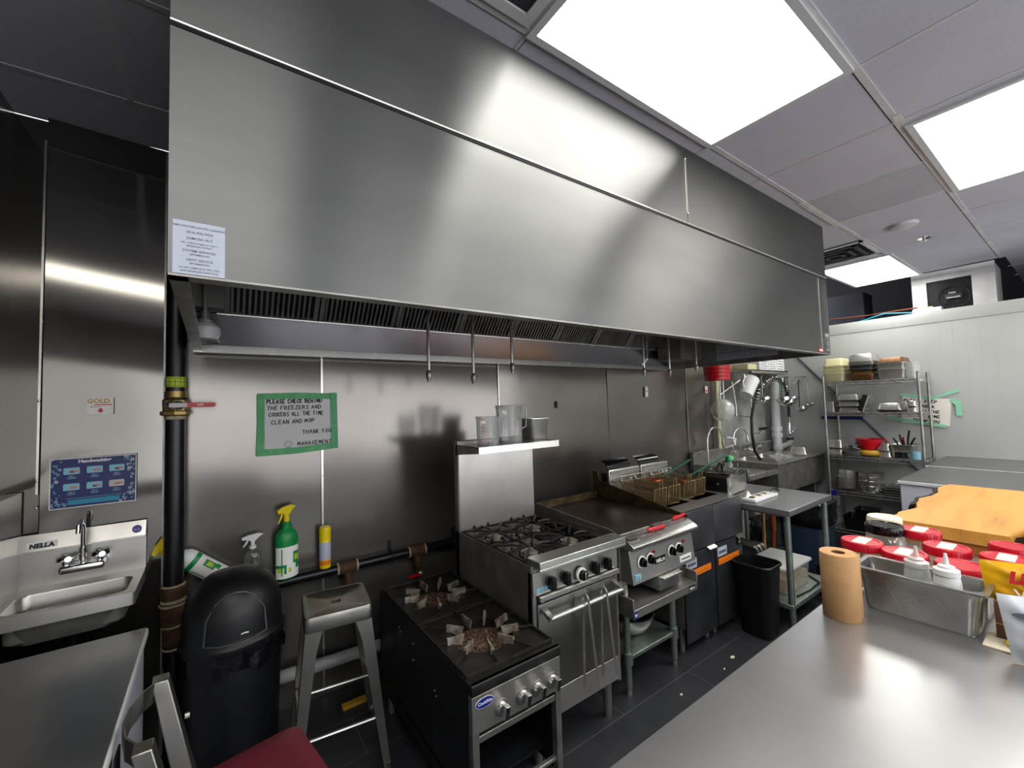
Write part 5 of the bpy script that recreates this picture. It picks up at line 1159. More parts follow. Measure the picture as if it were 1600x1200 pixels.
for x in (4.5, 5.3, 5.75, 6.3):
    for y in (2.2, 2.65): b = B(); b.cyl((x, y, 0), (x, y, zr-.3 if x > 5 else .86), .02, galv, 12); part(b, 'leg', t)
b = B(); b.cyl((5.33, 2.5, .3), (5.33, 2.5, .63), .02, whitepl, 12); b.tube([(5.33, 2.5, .3), (6.2, 2.5, .25)], .02, whitepl, 10); b.cyl((6.0, 2.5, .25), (6.0, 2.5, .63), .02, whitepl, 12); part(b, 'drain_pipe', t)
def gooseneck(t, x, y, z, h, r, m, dx=1, dy=0, rad=.011):
    b = B(); d = Vector((dx, dy, 0)).normalized(); P = [(x, y, z), (x, y, z+h)]
    for k in range(1, 10): a = PI*k/10; P.append((x+d.x*(r-r*math.cos(a)), y+d.y*(r-r*math.cos(a)), z+h+r*math.sin(a)))
    P += [(x+d.x*2*r, y+d.y*2*r, z+h-.01), (x+d.x*2.1*r, y+d.y*2.1*r, z+h-.06)]
    b.tube(P, [rad]*(len(P)-2)+[rad*1.5, rad*1.9], m, 12); return b
b = gooseneck(t, 4.56, 2.62, .88, .32, .17, steel_b); single(b, 'gooseneck_faucet', 'tall brushed gooseneck faucet at the near end of drainboard', 'faucet')
tf = thing('swivel_faucet', 'chrome swing faucet with two handles on the sink backsplash', 'faucet', (5.27, 2.71, 1.02))
b = gooseneck(t, 5.27, 2.68, 1.06, .15, .11, chrome, 1, -.3, .009); part(b, 'spout', tf)
b = B(); b.box((5.2, 2.67, 1.02), (5.34, 2.71, 1.05), chrome, ch=.008); part(b, 'valve_body', tf)
for s_ in (-1, 1): b = B(); b.cyl((5.27+s_*.06, 2.68, 1.04), (5.27+s_*.06, 2.66, 1.075), .012, chrome, 10); b.tube([(5.27+s_*.06-.025, 2.66, 1.08), (5.27+s_*.06+.025, 2.66, 1.08)], .006, chrome, 8); part(b, 'faucet_handle', tf)
# pre-rinse spray
tp = thing('prerinse_sprayer', 'pre-rinse faucet with black coiled spring hose arching over sink', 'faucet', (5.6, 2.62, 1.0))
b = B(); b.box((5.5, 2.6, 1.02), (5.82, 2.68, 1.06), chrome, ch=.01); b.cyl((5.66, 2.63, 1.05), (5.66, 2.63, 1.16), .018, chrome, 14); b.cyl((5.66, 2.63, 1.16), (5.66, 2.63, 1.72), .008, chrome, 10); b.cyl((5.66, 2.63, 1.45), (5.45, 2.75, 1.48), .006, chrome, 8); b.tube([(5.58, 2.62, 1.24), (5.72, 2.56, 1.24), (5.76, 2.54, 1.27)], .007, chrome, 8); part(b, 'riser', tp)
for x in (5.54, 5.78): b = B(); b.cyl((x, 2.62, 1.05), (x, 2.58, 1.1), .016, chrome, 12); b.tube([(x-.03, 2.58, 1.1), (x+.03, 2.57, 1.11)], .008, chrome, 8); part(b, 'faucet_handle', tp)
path = [(5.53, 2.5, .93), (5.40, 2.5, 1.05), (5.36, 2.5, 1.25), (5.37, 2.5, 1.45), (5.45, 2.5, 1.62), (5.57, 2.5, 1.78), (5.75, 2.5, 1.87), (5.98, 2.5, 1.945), (6.18, 2.5, 1.94), (6.34, 2.5, 1.87), (6.42, 2.5, 1.75), (6.44, 2.5, 1.55), (6.43, 2.5, 1.42)]
b = B(); b.tube(path, .017, blackpl, 10); part(b, 'hose', tp, 'black rubber hose')
b = B(); P = [Vector(p) for p in path[4:11]]; coil = []
tot = 26*10
for i in range(tot+1):
    f = i/tot*(len(P)-1); k = min(int(f), len(P)-2); u = f-k; c = P[k].lerp(P[k+1], u); d = (P[k+1]-P[k]).normalized(); n1 = Vector((0, 1, 0)); n2 = d.cross(n1)
    a = 2*PI*i/10; coil.append(c+(n1*math.cos(a)+n2*math.sin(a))*.036)
b.tube(coil, .0042, steel_b, 4); part(b, 'spring', tp)
b = B(); b.cyl((6.43, 2.5, 1.42), (6.425, 2.5, 1.34), .018, steel_d, 12); b.cyl((6.425, 2.5, 1.34), (6.42, 2.5, 1.2), .014, chrome, 12); b.ellip((6.42, 2.5, 1.2), .03, .03, .03, chrome, 14); b.cyl((6.42, 2.5, 1.14), (6.42, 2.5, 1.11), .045, blackpl, 16); b.tube([(6.44, 2.48, 1.34), (6.47, 2.45, 1.26), (6.43, 2.48, 1.2)], .006, chrome, 8); part(b, 'spray_valve', tp)
# wall pipes
b = B(); b.cyl((5.07, 2.755, .88), (5.07, 2.755, 2.02), .027, yelbox, 14); b.box((5.035, 2.782, 1.95), (5.105, 2.8, 2.0), yelbox); single(b, 'yellowed_pipe', 'yellowed vertical conduit on the wall at the steel cladding edge', 'pipe')
t = thing('white_drain_stack', 'white vertical drain pipe in the corner behind the sprayer', 'pipe', (6.42, 2.66, 0))
b = B(); b.cyl((6.42, 2.66, .0), (6.42, 2.66, 2.35), .055, white, 20); part(b, 'stack', t)
b = B(); 
for z in (1.0, 1.17, 1.26): b.lathe([(.055, z-.03), (.068, z-.03), (.068, z+.03), (.055, z+.03)], whitepl, (6.42, 2.66, 0), 20)
b.tube([(6.42, 2.66, .98), (6.45, 2.52, 1.06), (6.45, 2.5, 1.14)], .035, whitepl, 12); part(b, 'couplings', t)
b = B(); b.box((6.2, 2.78, 1.25), (6.42, 2.795, 1.275), blackpl); single(b, 'wall_bracket', 'short dark bracket on the wall by the white drain stack', 'bracket')
# wall shelf and its boxes
t = thing('steel_shelf', 'long stainless wall shelf above the sink', 'shelf', (5.9, 2.62, 2.03))
b = B(); b.box((5.32, 2.44, 2.03), (6.34, 2.79, 2.045), steel_b); b.box((5.32, 2.44, 2.0), (6.34, 2.45, 2.045), steel_b); part(b, 'shelf_board', t, bev=.002)
for x in (5.45, 6.3): b = B(); b.prism([(2.79, 2.03), (2.5, 2.03), (2.79, 1.85)], x, x+.006, steel, 'X'); part(b, 'bracket', t)
b = B(); b.tube([(5.06, 2.72, 1.74), (5.45, 2.5, 2.03)], .009, steel_b, 8); b.tube([(5.45, 2.47, 2.0), (6.34, 2.47, 2.0)], .006, steel_b, 8); part(b, 'hanging_rail', t)
for i, (xa, xb, h_) in enumerate(((5.62, 5.86, .13), (5.88, 6.10, .14), (6.12, 6.33, .16))):
    b = B(); b.box((xa, 2.48, 2.046), (xb, 2.70, 2.046+h_), whitepl, ch=.006)
    for r in range(4):
        for c in range(6): x = xa+.02+(xb-xa-.04)*(c+.5*(r % 2))/6; z = 2.06+(h_-.02)*r/4; b.prism([(x, z), (x+.012, z+.012), (x, z+.024), (x-.012, z+.012)], 2.4795, 2.4802, inkg if i else tilegap, 'Y')
    single(b, 'perforated_basket', ['white perforated basket at left of the wall shelf', 'white perforated basket at the middle of the wall shelf', 'tallest white perforated basket at right of the wall shelf'][i], 'basket', 'white baskets on the wall shelf', smooth=0)
b = B(); b.box((5.36, 2.5, 2.046), (5.58, 2.7, 2.12), yelbox, ch=.01); single(b, 'yellowed_tub', 'yellowed plastic tub at the left end of wall shelf', 'container')
# red bucket hung on the wall
t = thing('red_bucket', 'red bucket hanging on the steel wall beneath the hood end', 'bucket', (4.66, 2.52, 1.9))
b = B(); b.lathe([(.001, 1.905), (.12, 1.905), (.13, 1.91), (.142, 2.09), (.15, 2.095), (.142, 2.1), (.13, 2.09), (.12, 1.92), (.001, 1.918)], red, (4.66, 2.52, 0), 36)
for z in (1.95, 1.99, 2.03): b.lathe([(.132+.06*(z-1.91), z-.004), (.138+.06*(z-1.91), z), (.132+.06*(z-1.91), z+.004)], red, (4.66, 2.52, 0), 36)
part(b, 'bucket_body', t)
b = B(); b.tube([(4.66-.145, 2.52, 2.08), (4.66-.1, 2.68, 2.11), (4.66, 2.79, 2.12), (4.66+.1, 2.68, 2.11), (4.66+.145, 2.52, 2.08)], .005, steel_d, 8); part(b, 'bail', t)
# hanging utensils
def hung(name, label, x, y, ztop, builder, group=None):
    t = thing(name, label, 'utensil', (x, y, ztop), group=group); builder(t, x, y, ztop); return t
def strainer(t, x, y, zt, r=.11, L_=.27):
    b = B(); zc_ = zt-L_-r
    b.lathe([(r, .0), (r+.006, .004), (r+.004, -.01), (r, -.01)], steel_b, T=Matrix.Translation((x, y, zc_)) @ Matrix.Rotation(PI/2-.1, 4, 'X'), seg=36); part(b, 'rim', t)
    b = B(); b.lathe([(r, 0), (r*.85, -.04), (r*.5, -.08), (.001, -.1)], frost, T=Matrix.Translation((x, y, zc_)) @ Matrix.Rotation(PI/2-.1, 4, 'X') @ Matrix.Scale(-1, 4, (0, 0, 1)), seg=30)
    for k in range(9): a = math.radians(20+40*k/8*3.5); b.cyl((x, y-.012, zc_-r*.2), (x+r*.9*math.cos(a), y-.012, zc_+r*.9*math.sin(a)), .0022, steel_b, 5)
    b.cyl((x-r-.01, y-.015, zc_), (x+r+.01, y-.015, zc_), .006, steel_b, 8); part(b, 'mesh_cone', t)
    b = B(); 
    for s_ in (-.018, .018): b.cyl((x+s_, y, zc_+r), (x+s_, y, zt), .005, steel_b, 8)
    b.tube([(x-.018, y, zt), (x, y-.01, zt+.02), (x+.018, y, zt)], .004, steel_b, 8); part(b, 'handle', t)
    b = B(); b.tube([(x, y-.01, zt+.02), (x-.04, y+.08, zt+.05), (x-.1, y+.15, zt+.05)], .004, steel_b, 8); part(b, 'hook', t)
hung('strainer', 'big round strainer hanging by its double wire handle', 4.86, 2.58, 1.93, lambda t, x, y, z: strainer(t, x, y, z, .125, .24)).rotation_euler = (0, 0, math.radians(-50))
def small_skim(t, x, y, zt): b = B(); b.tube([(x-.06, y, zt), (x-.02, y, zt-.12), (x+.0, y, zt-.26)], .007, whitepl, 8); b.cyl((x, y, zt-.26), (x+.005, y, zt-.42), .012, steel, 10); part(b, 'handle', t)
hung('masher', 'slim pale-handled utensil hanging right of the strainer', 5.2, 2.6, 1.9, small_skim)
t = thing('white_pitcher', 'white pitcher hanging tilted from the rail', 'jug', (5.45, 2.5, 1.95))
TP = Matrix.Translation((5.33, 2.5, 1.83)) @ Matrix.Rotation(math.radians(38), 4, 'Y')
b = B(); b.lathe([(.001, -.13), (.075, -.13), (.095, .1), (.1, .12), (.096, .12), (.088, .08)], whitepl, T=TP, seg=28); part(b, 'pitcher_body', t)
b = B(); b.tube([mx(TP, p) for p in ((-.08, 0, .09), (-.13, 0, .07), (-.135, 0, -.03), (-.085, 0, -.07))], .009, whitepl, 8); part(b, 'pitcher_handle', t)
b = B(); b.tube([(5.25, 2.5, 1.95), (5.27, 2.51, 1.99), (5.3, 2.56, 1.96)], .004, steel_b, 6); part(b, 'hook', t)
def ladle(t, x, y, zt, L_=.3, r=.055, m=steel_d, ang=0.):
    b = B(); b.tube([(x+.02, y, zt-.01), (x+.008, y-.01, zt+.02), (x-.01, y, zt), (x+math.sin(ang)*L_*.5, y, zt-L_*.5), (x+math.sin(ang)*L_, y, zt-L_)], [.004, .004, .005, .006, .005], m, 8); part(b, 'handle', t)
    b = B(); c = (x+math.sin(ang)*L_-.02, y-.03, zt-L_-.005)
    b.lathe([(r, 0), (r*.9, -r*.45), (r*.5, -r*.8), (.001, -r*.9), (.001, -r*.88), (r*.48, -r*.75), (r*.86, -r*.42), (r*.95, 0)], chrome, T=Matrix.Translation(c) @ Matrix.Rotation(math.radians(-18), 4, 'X'), seg=22); part(b, 'bowl', t)
lad = [(5.6, .26, .07, steel_d, 0, 'leftmost small ladle hanging behind the hose'), (6.18, .27, .09, dgreen, -.15, 'green-handled ladle, leftmost of the middle cluster'), (6.27, .30, .1, blackpl, .0, 'black-handled ladle at the centre of the middle cluster'), (6.34, .27, .08, dgreen, .16, 'green-handled ladle, rightmost of the middle cluster')]
for x, L_, r, m, a, lb in lad: hung('ladle', lb, x, 2.46, 1.955, lambda t, x, y, z, L_=L_, r=r, m=m, a=a: ladle(t, x, y, z, L_, r, m, a), 'hanging ladles')
YL = 2.15
b = B(); b.tube([(6.55, 2.33, 1.95), (6.45, 2.33, 1.96), (6.2, 2.35, 1.86)], .006, steel_b, 6); b.tube([(6.45, 2.27, 1.96), (6.45, 2.41, 1.96)], .006, steel_b, 6); single(b, 'ladle_hook_rail', 'thin steel hook rail on the white cooler wall', 'rail')
for x, r, a, lb in ((6.40, .075, -.02, 'black-handled ladle, left of the pair on white wall'), (6.44, .05, .12, 'smaller ladle, right of the pair on white wall')):
    hung('ladle', lb, x, 2.35 if r > .06 else 2.27, 1.9, lambda t, x, y, z, r=r, a=a: ladle(t, x, y, z, .34 if r > .06 else .29, r, blackpl if r > .06 else steel, a), 'hanging ladles')
# things in / on sink
gn_pan('rinsed_pan', 'steel pan propped at the right corner of the sink rim', 6.15, 2.3, .965, .16, .1, .09, steel_b, rot=.3, inv=True)
for i in range(7):
    b = B(); b.lathe([(.03, 0), (.045, .05), (.043, .05), (.028, .004)], clear, (5.5+.05*i, 2.28+.05*(i % 3), .93+.012*(i % 2)), 14)
    single(b, 'plastic_cup', 'clear plastic cup, '+['first', 'second', 'third', 'fourth', 'fifth', 'sixth', 'last'][i]+' from the left in the heap at the sink', 'cup', 'clear cups heaped in the sink')
t = thing('dish_soap', 'bottle with bright green cap behind the countertop fryer', 'bottle', (4.62, 2.42, .88))
b = B(); b.lathe([(.001, 0), (.04, 0), (.042, .1), (.02, .14)], clear, (4.62, 2.42, .88), 18); part(b, 'bottle_body', t)
b = B(); b.cyl((4.62, 2.42, 1.0), (4.62, 2.42, 1.06), .03, green, 14); b.ellip((4.64, 2.41, 1.04), .05, .035, .035, tape, 14); part(b, 'cap', t, 'bright green cap')
b = B(); b.box((4.9, 2.74, 1.02), (4.94, 2.755, 1.09), paper); b.tube([(5.1, 2.70, 1.1), (5.13, 2.6, 1.14), (5.2, 2.62, 1.2), (5.15, 2.7, 1.22)], .012, whitepl, 8); single(b, 'white_cloth', 'white rag draped behind the drainboard faucet', 'cloth')

# cooler-wall items
b = B(); b.tube([(XR-.012, 2.40, 2.25), (XR-.012, 1.10, .62)], .012, inkg, 8); single(b, 'grey_cable', 'grey cable running diagonally down the cooler wall', 'cable')
t = thing('cooler_notice', 'handwritten please keep area clean notice in pale green tape', 'sign', (XR-.01, 1.1, 1.35))
b = B(); o = Vector((XR-.012, 1.42, 1.60)); yd = Vector((0, .10, 1)).normalized(); xd = Vector((0, -1, -.10)).normalized(); yd = Vector((0, -.10, 1)).normalized()
c0 = Vector((XR-.012, 1.345, 1.66)); P = [c0, c0+xd*.40, c0+xd*.40-yd*.30, c0-yd*.30]
b.add([tuple(p) for p in P]+[tuple(p+Vector((.003, 0, 0))) for p in P], [(0, 1, 2, 3), (7, 6, 5, 4), (0, 4, 5, 1), (1, 5, 6, 2), (2, 6, 7, 3), (3, 7, 4, 0)], M('aged_paper', 'e9e5da', .7))
for ln, u, v_ in (('PLEASE KEEP', .015, .055), ('THIS AREA', .05, .11), ('CLEAN ALL THE', .0, .165), ('TIME', .22, .22), ('THANK YOU', .1, .275)): hand(b, ln, tuple(c0+xd*u-yd*v_-Vector((.001, 0, 0))), xd, yd, .03, ink, w=.62, gap=.26, pen=.0075, nrm=(-1, 0, 0))
part(b, 'notice_sheet', t, smooth=0)
def stripX(b, pts, m, w, x):
    for (y0_, z0_), (y1_, z1_) in zip(pts, pts[1:]):
        d = Vector((0, y1_-y0_, z1_-z0_)).normalized(); s_ = Vector((0, -d.z, d.y))*w/2; a = Vector((x, y0_, z0_)); c = Vector((x-.001, y1_, z1_)); u = Vector((-.0015, 0, 0)); V = [a-s_, c-s_, c+s_, a+s_]
        b.add([tuple(q) for q in V]+[tuple(q+u) for q in V], [(0, 1, 2, 3), (7, 6, 5, 4), (0, 4, 5, 1), (1, 5, 6, 2), (2, 6, 7, 3), (3, 7, 4, 0)], m)
for pts, w in ((((1.36, 1.68), (1.1, 1.63), (.93, 1.70), (.88, 1.715)), .03), (((.95, 1.62), (.89, 1.56)), .05), (((.90, 1.60), (.895, 1.44)), .045), (((1.5, 1.42), (1.2, 1.36), (1.0, 1.32)), .035)): b = B(); stripX(b, pts, tapel, w, XR-.014); part(b, 'tape_strip', t, smooth=0)
b = B(); b.box((XR-.012, 1.98, 1.40), (XR-.002, 2.15, 1.62), paper_b); 
for k in range(5): b.box((XR-.013, 2.0, 1.44+k*.035), (XR-.012, 2.13, 1.448+k*.035), teal)
b.cyl((XR-.013, 2.08, 1.5), (XR-.012, 2.08, 1.5), .02, navyl, 12); single(b, 'small_notice', 'small pale blue notice behind the rack corner', 'notice')
b = B(); b.box((XR-.03, 1.72, 1.39), (XR-.002, 2.15, 1.43), navyl if 0 else navy, ch=.003); single(b, 'knife_rack', 'dark blue bar on the cooler wall behind the rack', 'rack')

# wire shelving
RX0, RX1, RY0, RY1 = 6.08, 6.50, 1.115, 1.965
rack = thing('wire_shelving', 'tall chrome wire shelving rack against the cooler wall', 'shelving', ((RX0+RX1)/2, (RY0+RY1)/2, 0))
SH = [.115, .56, .975, 1.487, 1.855]
for x, y in itertools.product((RX0, RX1), (RY0, RY1)):
    b = B(); b.cyl((x, y, 0), (x, y, 1.93), .0135, steel_d, 12)
    for k in range(36): z = .05+k*.052; b.lathe([(.0134, z-.003), (.0148, z), (.0134, z+.003)], steel_d, (x, y, 0), 12)
    part(b, 'post', rack)
for z in SH:
    b = B()
    for dz in (0, -.035):
        b.tube([(RX0, RY0, z+dz), (RX1, RY0, z+dz), (RX1, RY1, z+dz), (RX0, RY1, z+dz)], .0035, steel_b, 6, closed=True)
    for (ax, ay, bx_, by_) in ((RX0, RY0, RX0, RY1), (RX1, RY0, RX1, RY1), (RX0, RY0, RX1, RY0), (RX0, RY1, RX1, RY1)):
        n_ = 20 if ax == bx_ else 9
        for k in range(n_): p0 = Vector((ax, ay, z if k % 2 else z-.035)).lerp(Vector((bx_, by_, z if k % 2 else z-.035)), k/n_); p1 = Vector((ax, ay, z-.035 if k % 2 else z)).lerp(Vector((bx_, by_, z-.035 if k % 2 else z)), (k+1)/n_); b.tube([p0, p1], .0028, steel_b, 4)
    for k in range(26): y = RY0+(RY1-RY0)*(k+.5)/26; b.tube([(RX0, y, z+.004), (RX1, y, z+.004)], .002, steel_b, 4, caps=False)
    part(b, 'wire_shelf', rack)
def RYp(px): return (1.985-(px-1281)*.00575)*1.028    # along the rack front
rx = 6.27
def stack(name, labels, cy_, zs, items, group, cat='pan'):
    z = zs
    for i, (lb, (hx, hy, h, m, inv, dz)) in enumerate(zip(labels, items)):
        gn_pan(name, lb, rx, cy_, z, hx, hy, h, m, group, inv=inv, cat=cat, r=.025, taper=.86); z += dz
zS = SH[4]+.008
stack('food_box', ['bottom pale plastic box in the yellowed stack, top shelf left', 'second pale plastic box from the bottom of the yellowed stack', 'third box from the bottom of the yellowed stack', 'yellowed top box of the stack at top shelf left'], RYp(1310), zS,
      [(.17, .115, .1, yelbox, False, .045), (.17, .115, .1, yelbox, False, .045), (.165, .11, .1, yelbox, False, .1025), (.16, .105, .09, yelbox, True, .1)], 'yellowed boxes on the top shelf', 'container')
stack('hotel_pan', ['rust-stained bottom pan of the middle top-shelf stack', 'brown-stained second pan of the middle top-shelf stack', 'dark blue-grey third pan of the middle top-shelf stack', 'fourth pan of the middle top-shelf stack', 'fifth pan of the middle top-shelf stack', 'bright topmost upturned pan of the middle stack'], RYp(1355), zS,
      [(.17, .125, .07, brownpan, False, .05), (.17, .12, .07, brownpan, True, .0725), (.17, .125, .09, fryd, True, .055), (.17, .125, .09, steel_d, True, .02), (.17, .125, .09, steel, True, .02), (.17, .125, .09, steel_b, True, .02)], 'middle pan stack on the top shelf')
stack('hotel_pan', ['bottom pale box of the right top-shelf stack', 'second pan of the right top-shelf stack', 'orange-stained upturned tray topping the right stack'], RYp(1400), zS,
      [(.18, .13, .11, steel, False, .06), (.18, .13, .12, steel, False, .1225), (.17, .12, .055, brownpan, True, .1)], 'right pan stack on the top shelf')
gn_pan('clear_bin', 'clear plastic bin tilted at the right end of top shelf', rx, RYp(1425), zS, .16, .055, .17, frost, cat='container')
zS = SH[3]+.008
gn_pan('steel_insert', 'small square steel insert at the left of second shelf', rx-.02, RYp(1298), zS, .1, .06, .12, steel, 'second shelf pans', inv=True, cat='container')
stack('hotel_pan', ['bottom steel pan of the second-shelf stack of three', 'middle steel pan of the second-shelf stack of three', 'top steel pan of the second-shelf stack of three'], RYp(1332), zS, [(.17, .115, .068, steel, True, .0705)]*3, 'second shelf pans')
b = B(); T2 = Matrix.Translation((rx-.08, RYp(1362), zS+.1)) @ Matrix.Rotation(math.radians(18), 4, 'X'); b.rrect([(.15, .006, .004, -.1), (.15, .006, .004, .1)], steel_b, T=T2); b.box((-.145, .007, -.095), (.145, .05, .09), blackp, T=T2); single(b, 'leaning_tray', 'black tray with bright steel edge leaning on the second shelf', 'tray')
gn_pan('hotel_pan', 'dark flat pan under the upturned pan on the second shelf', rx, RYp(1393), zS, .17, .12, .025, fryd, 'second shelf pans')
gn_pan('hotel_pan', 'upturned pan right of the leaning tray on second shelf', rx, RYp(1393), zS+.0255, .17, .11, .075, steel_b, 'second shelf pans', inv=True)
stack('hotel_pan', ['lower pale pan at the right end of second shelf', 'upper pale pan at the right end of second shelf'], RYp(1424), zS, [(.15, .05, .06, steel_b, True, .0625)]*2, 'second shelf pans')
zS = SH[2]+.008
gn_pan('deep_pan', 'lower deep steel pan at the left of third shelf', rx, RYp(1303), zS, .15, .085, .08, steel, 'third shelf deep pans', inv=True)
gn_pan('deep_pan', 'upper deep steel pan upturned at the left of third shelf', rx, RYp(1303), zS+.0825, .15, .085, .095, steel_b, 'third shelf deep pans', inv=True)
gn_pan('utensil_tray', 'grey tray heaped with utensils on the third shelf', rx-.05, RYp(1333), zS, .14, .085, .06, steel_d, cat='tray')
for i in range(9):
    b = B(); a = random.uniform(-.5, .5); c = Vector((rx-.05+random.uniform(-.08, .08), RYp(1333)+random.uniform(-.05, .05), zS+.045+.006*i)); d = Vector((math.sin(a*2), math.cos(a*2), .25+random.uniform(-.1, .3))).normalized()*random.uniform(.06, .09)
    b.tube([c-d, c+d], [.004, .008], blackpl if i % 3 else steel_b, 6); b.ellip(tuple(c+d), .016, .018, .008, steel_b if i % 2 else blackpl, 8)
    single(b, 'utensil', ['black', 'bright steel', 'bright steel'][i % 3]+' utensil, '+['lowest', 'second', 'third', 'fourth', 'fifth', 'sixth', 'seventh', 'eighth', 'topmost'][i]+' of the heap in the grey tray, third shelf', 'utensil', 'utensils heaped in the grey tray')
t = thing('colander', 'red plastic colander with side handle on the third shelf', 'colander', (rx-.03, RYp(1352), zS+.07)); c = (rx-.03, RYp(1354), zS+.075)
b = B(); b.lathe([(.001, 0), (.07, 0), (.11, .06), (.118, .12), (.125, .125), (.11, .122), (.1, .06), (.06, .006)], red, c, 32); part(b, 'colander_bowl', t)
b = B(); b.tube([(c[0], c[1]-.12, c[2]+.12), (c[0], c[1]-.16, c[2]+.115), (c[0], c[1]-.165, c[2]+.04), (c[0], c[1]-.15, c[2]+.01)], .008, red, 8); part(b, 'colander_handle', t)
b = B(); b.lathe([(.001, 0), (.08, 0), (.115, .02), (.12, .045), (.112, .045), (.1, .068), (.001, .072)], gold, (rx-.03, RYp(1356), zS), 30); single(b, 'golden_pan', 'golden shallow pan beneath the red colander', 'pan')
gn_pan('white_tub', 'lower pale tub right of the colander on third shelf', rx, RYp(1381), zS, .12, .065, .07, steel_b, 'pale tubs on the third shelf', inv=True, cat='container')
gn_pan('white_tub', 'upper pale tub right of the colander on third shelf', rx, RYp(1381), zS+.0725, .11, .055, .08, steel_b, 'pale tubs on the third shelf', inv=True, cat='container')
b = B(); b.lathe([(.001, 0), (.06, 0), (.06, .065), (.055, .068), (.001, .068)], blackpl, (rx-.02, RYp(1402), zS), 20); single(b, 'black_tin', 'black round tin under the steel utensil tub', 'tin')
gn_pan('utensil_tub', 'steel tub with red and black handles on the third shelf', rx-.02, RYp(1407), zS+.0705, .14, .105, .085, steel_b, cat='container')
for i, (dy, m, h_) in enumerate(((.06, blackpl, .05), (.02, redv, .09), (-.0, redv, .06), (-.04, blackpl, .14), (-.07, blackpl, .06))):
    b = B(); b.tube([(rx-.02, RYp(1407)+dy*.5, zS+.1), (rx-.06, RYp(1407)+dy, zS+.15+h_*.5), (rx-.07, RYp(1407)+dy*1.4, zS+.17+h_)], [.006, .01, .009], m, 8); single(b, 'cooking_utensil', ['leftmost black', 'left red', 'right red', 'tallest black', 'rightmost black'][i]+' utensil handle in the steel tub on the third shelf', 'utensil', 'utensils standing in the steel tub')
t = thing('blue_mug', 'pale blue mug at the right end of third shelf', 'mug', (rx-.1, RYp(1424), zS)); c = (rx-.1, RYp(1424), zS)
b = B(); b.lathe([(.001, 0), (.037, 0), (.04, .085), (.036, .085), (.034, .006), (.001, .005)], skyb, c, 24); part(b, 'mug_body', t)
b = B(); b.tube([(c[0], c[1]+.038, c[2]+.07), (c[0], c[1]+.065, c[2]+.06), (c[0], c[1]+.06, c[2]+.03), (c[0], c[1]+.037, c[2]+.02)], .005, skyb, 8); part(b, 'mug_handle', t)
zS = SH[1]+.008
def pot(label, cy_, r, h, m, tilt=0, x=rx-.05):
    t = thing('stock_pot', label, 'pot', (0, 0, 0), group='pots on the fourth shelf')
    b = B(); b.lathe([(.001, 0), (r*.94, 0), (r, .012), (r, h), (r+.008, h+.004), (r-.004, h), (r-.006, .015), (.001, .008)], m, seg=36)
    for f in (.35, .6, .8): b.lathe([(r-.001, h*f-.003), (r+.002, h*f), (r-.001, h*f+.003)], m, seg=36)
    part(b, 'pot_body', t)
    for s_ in (-1, 1): b = B(); b.tube([(-.03, s_*(r), h*.62), (-.03, s_*(r+.035), h*.62), (.03, s_*(r+.035), h*.62), (.03, s_*r, h*.62)], .006, steel_b, 8); part(b, 'pot_handle', t)
    t.rotation_euler = (math.radians(tilt), 0, 1.2); t.location = (x, cy_, zS+abs(math.sin(math.radians(tilt)))*r); return t
pot('tilted brushed stock pot at the left of fourth shelf', RYp(1315), .105, .21, steel, 9)
pot('upright stock pot with bronze tarnish on the fourth shelf', RYp(1355), .118, .225, bask if 0 else steel_b, 0)
for i in range(4):
    gn_pan('flat_tray', ['bottom', 'second', 'third', 'top'][i]+' of the flat trays at the right of fourth shelf', rx-.0+.01*i, RYp(1395)-.01*i, zS+.024*i, .17, .16-.01*i, .022, galv if i % 2 else steel, 'flat trays on the fourth shelf', cat='tray')
b = B(); b.box((RX0-.012, RYp(1302)-.02, SH[1]-.06), (RX0-.006, RYp(1302)+.035, SH[1]+.0), navyl, T=None); b.box((RX0-.013, RYp(1302)-.01, SH[1]+0.), (RX0-.005, RYp(1302)+.01, SH[1]+.02), navyl); single(b, 'blue_tag', 'small blue tag clipped to the fourth shelf edge', 'tag')
zS = SH[0]+.008
gn_pan('black_tub', 'black lidded tub on the bottom shelf of the rack', rx-.03, RYp(1330), zS, .15, .13, .14, blackpl, cat='container')
gn_pan('black_tub', 'smaller black tub on top of the lidded tub, bottom shelf', rx-.03, RYp(1345), zS+.1425, .12, .11, .10, blackp, cat='container')
b = B(); b.box((6.45, 2.0, .3), (6.5, 2.08, .42), whitepl, ch=.006); single(b, 'wall_box', 'small white box low on wall beside rack and sink', 'electrical box')

# right freezers
chest('chest_freezer', 'nearer right chest freezer with grey steel top beside the board', 4.52, 5.56, -1.6, 1.0, 1.0)
chest('chest_freezer', 'farther right chest freezer against the cooler wall', 5.575, 6.53, -1.6, 1.02, 1.003)
# anti-fatigue mat
b = B(); b.box((4.3, 1.05, .0), (6.05, 2.0, .012), blackpl)
for k in range(30): b.box((4.32+k*.057, 1.07, .012), (4.345+k*.057, 1.98, .016), blackp)
tag(struct(b, 'floor_mat'), kind=''); o = bpy.data.objects['floor_mat']; del o['kind']; tag(o, 'black ribbed rubber mat on the floor before the sink', 'mat')

# =================================================================== PREP TABLE
t = thing('prep_table', 'large stainless prep table in the right foreground', 'table', (2.4, .0, 0))
x0, x1, y0, y1, zt = .42, 4.48, -.75, .672, .9
b = B(); b.box((x0, y0, zt-.04), (x1, y1, zt), steel_t); part(b, 'tabletop', t, bev=.004)
for sx_, sy_ in itertools.product((x0+.06, 2.45, x1-.06), (y0+.06, y1-.06)): b = B(); b.cyl((sx_, sy_, 0), (sx_, sy_, zt-.04), .022, galv, 16); part(b, 'leg', t)
b = B(); b.box((x0+.05, y0+.05, .22), (x1-.05, y1-.05, .25), galv); part(b, 'lower_shelf', t)
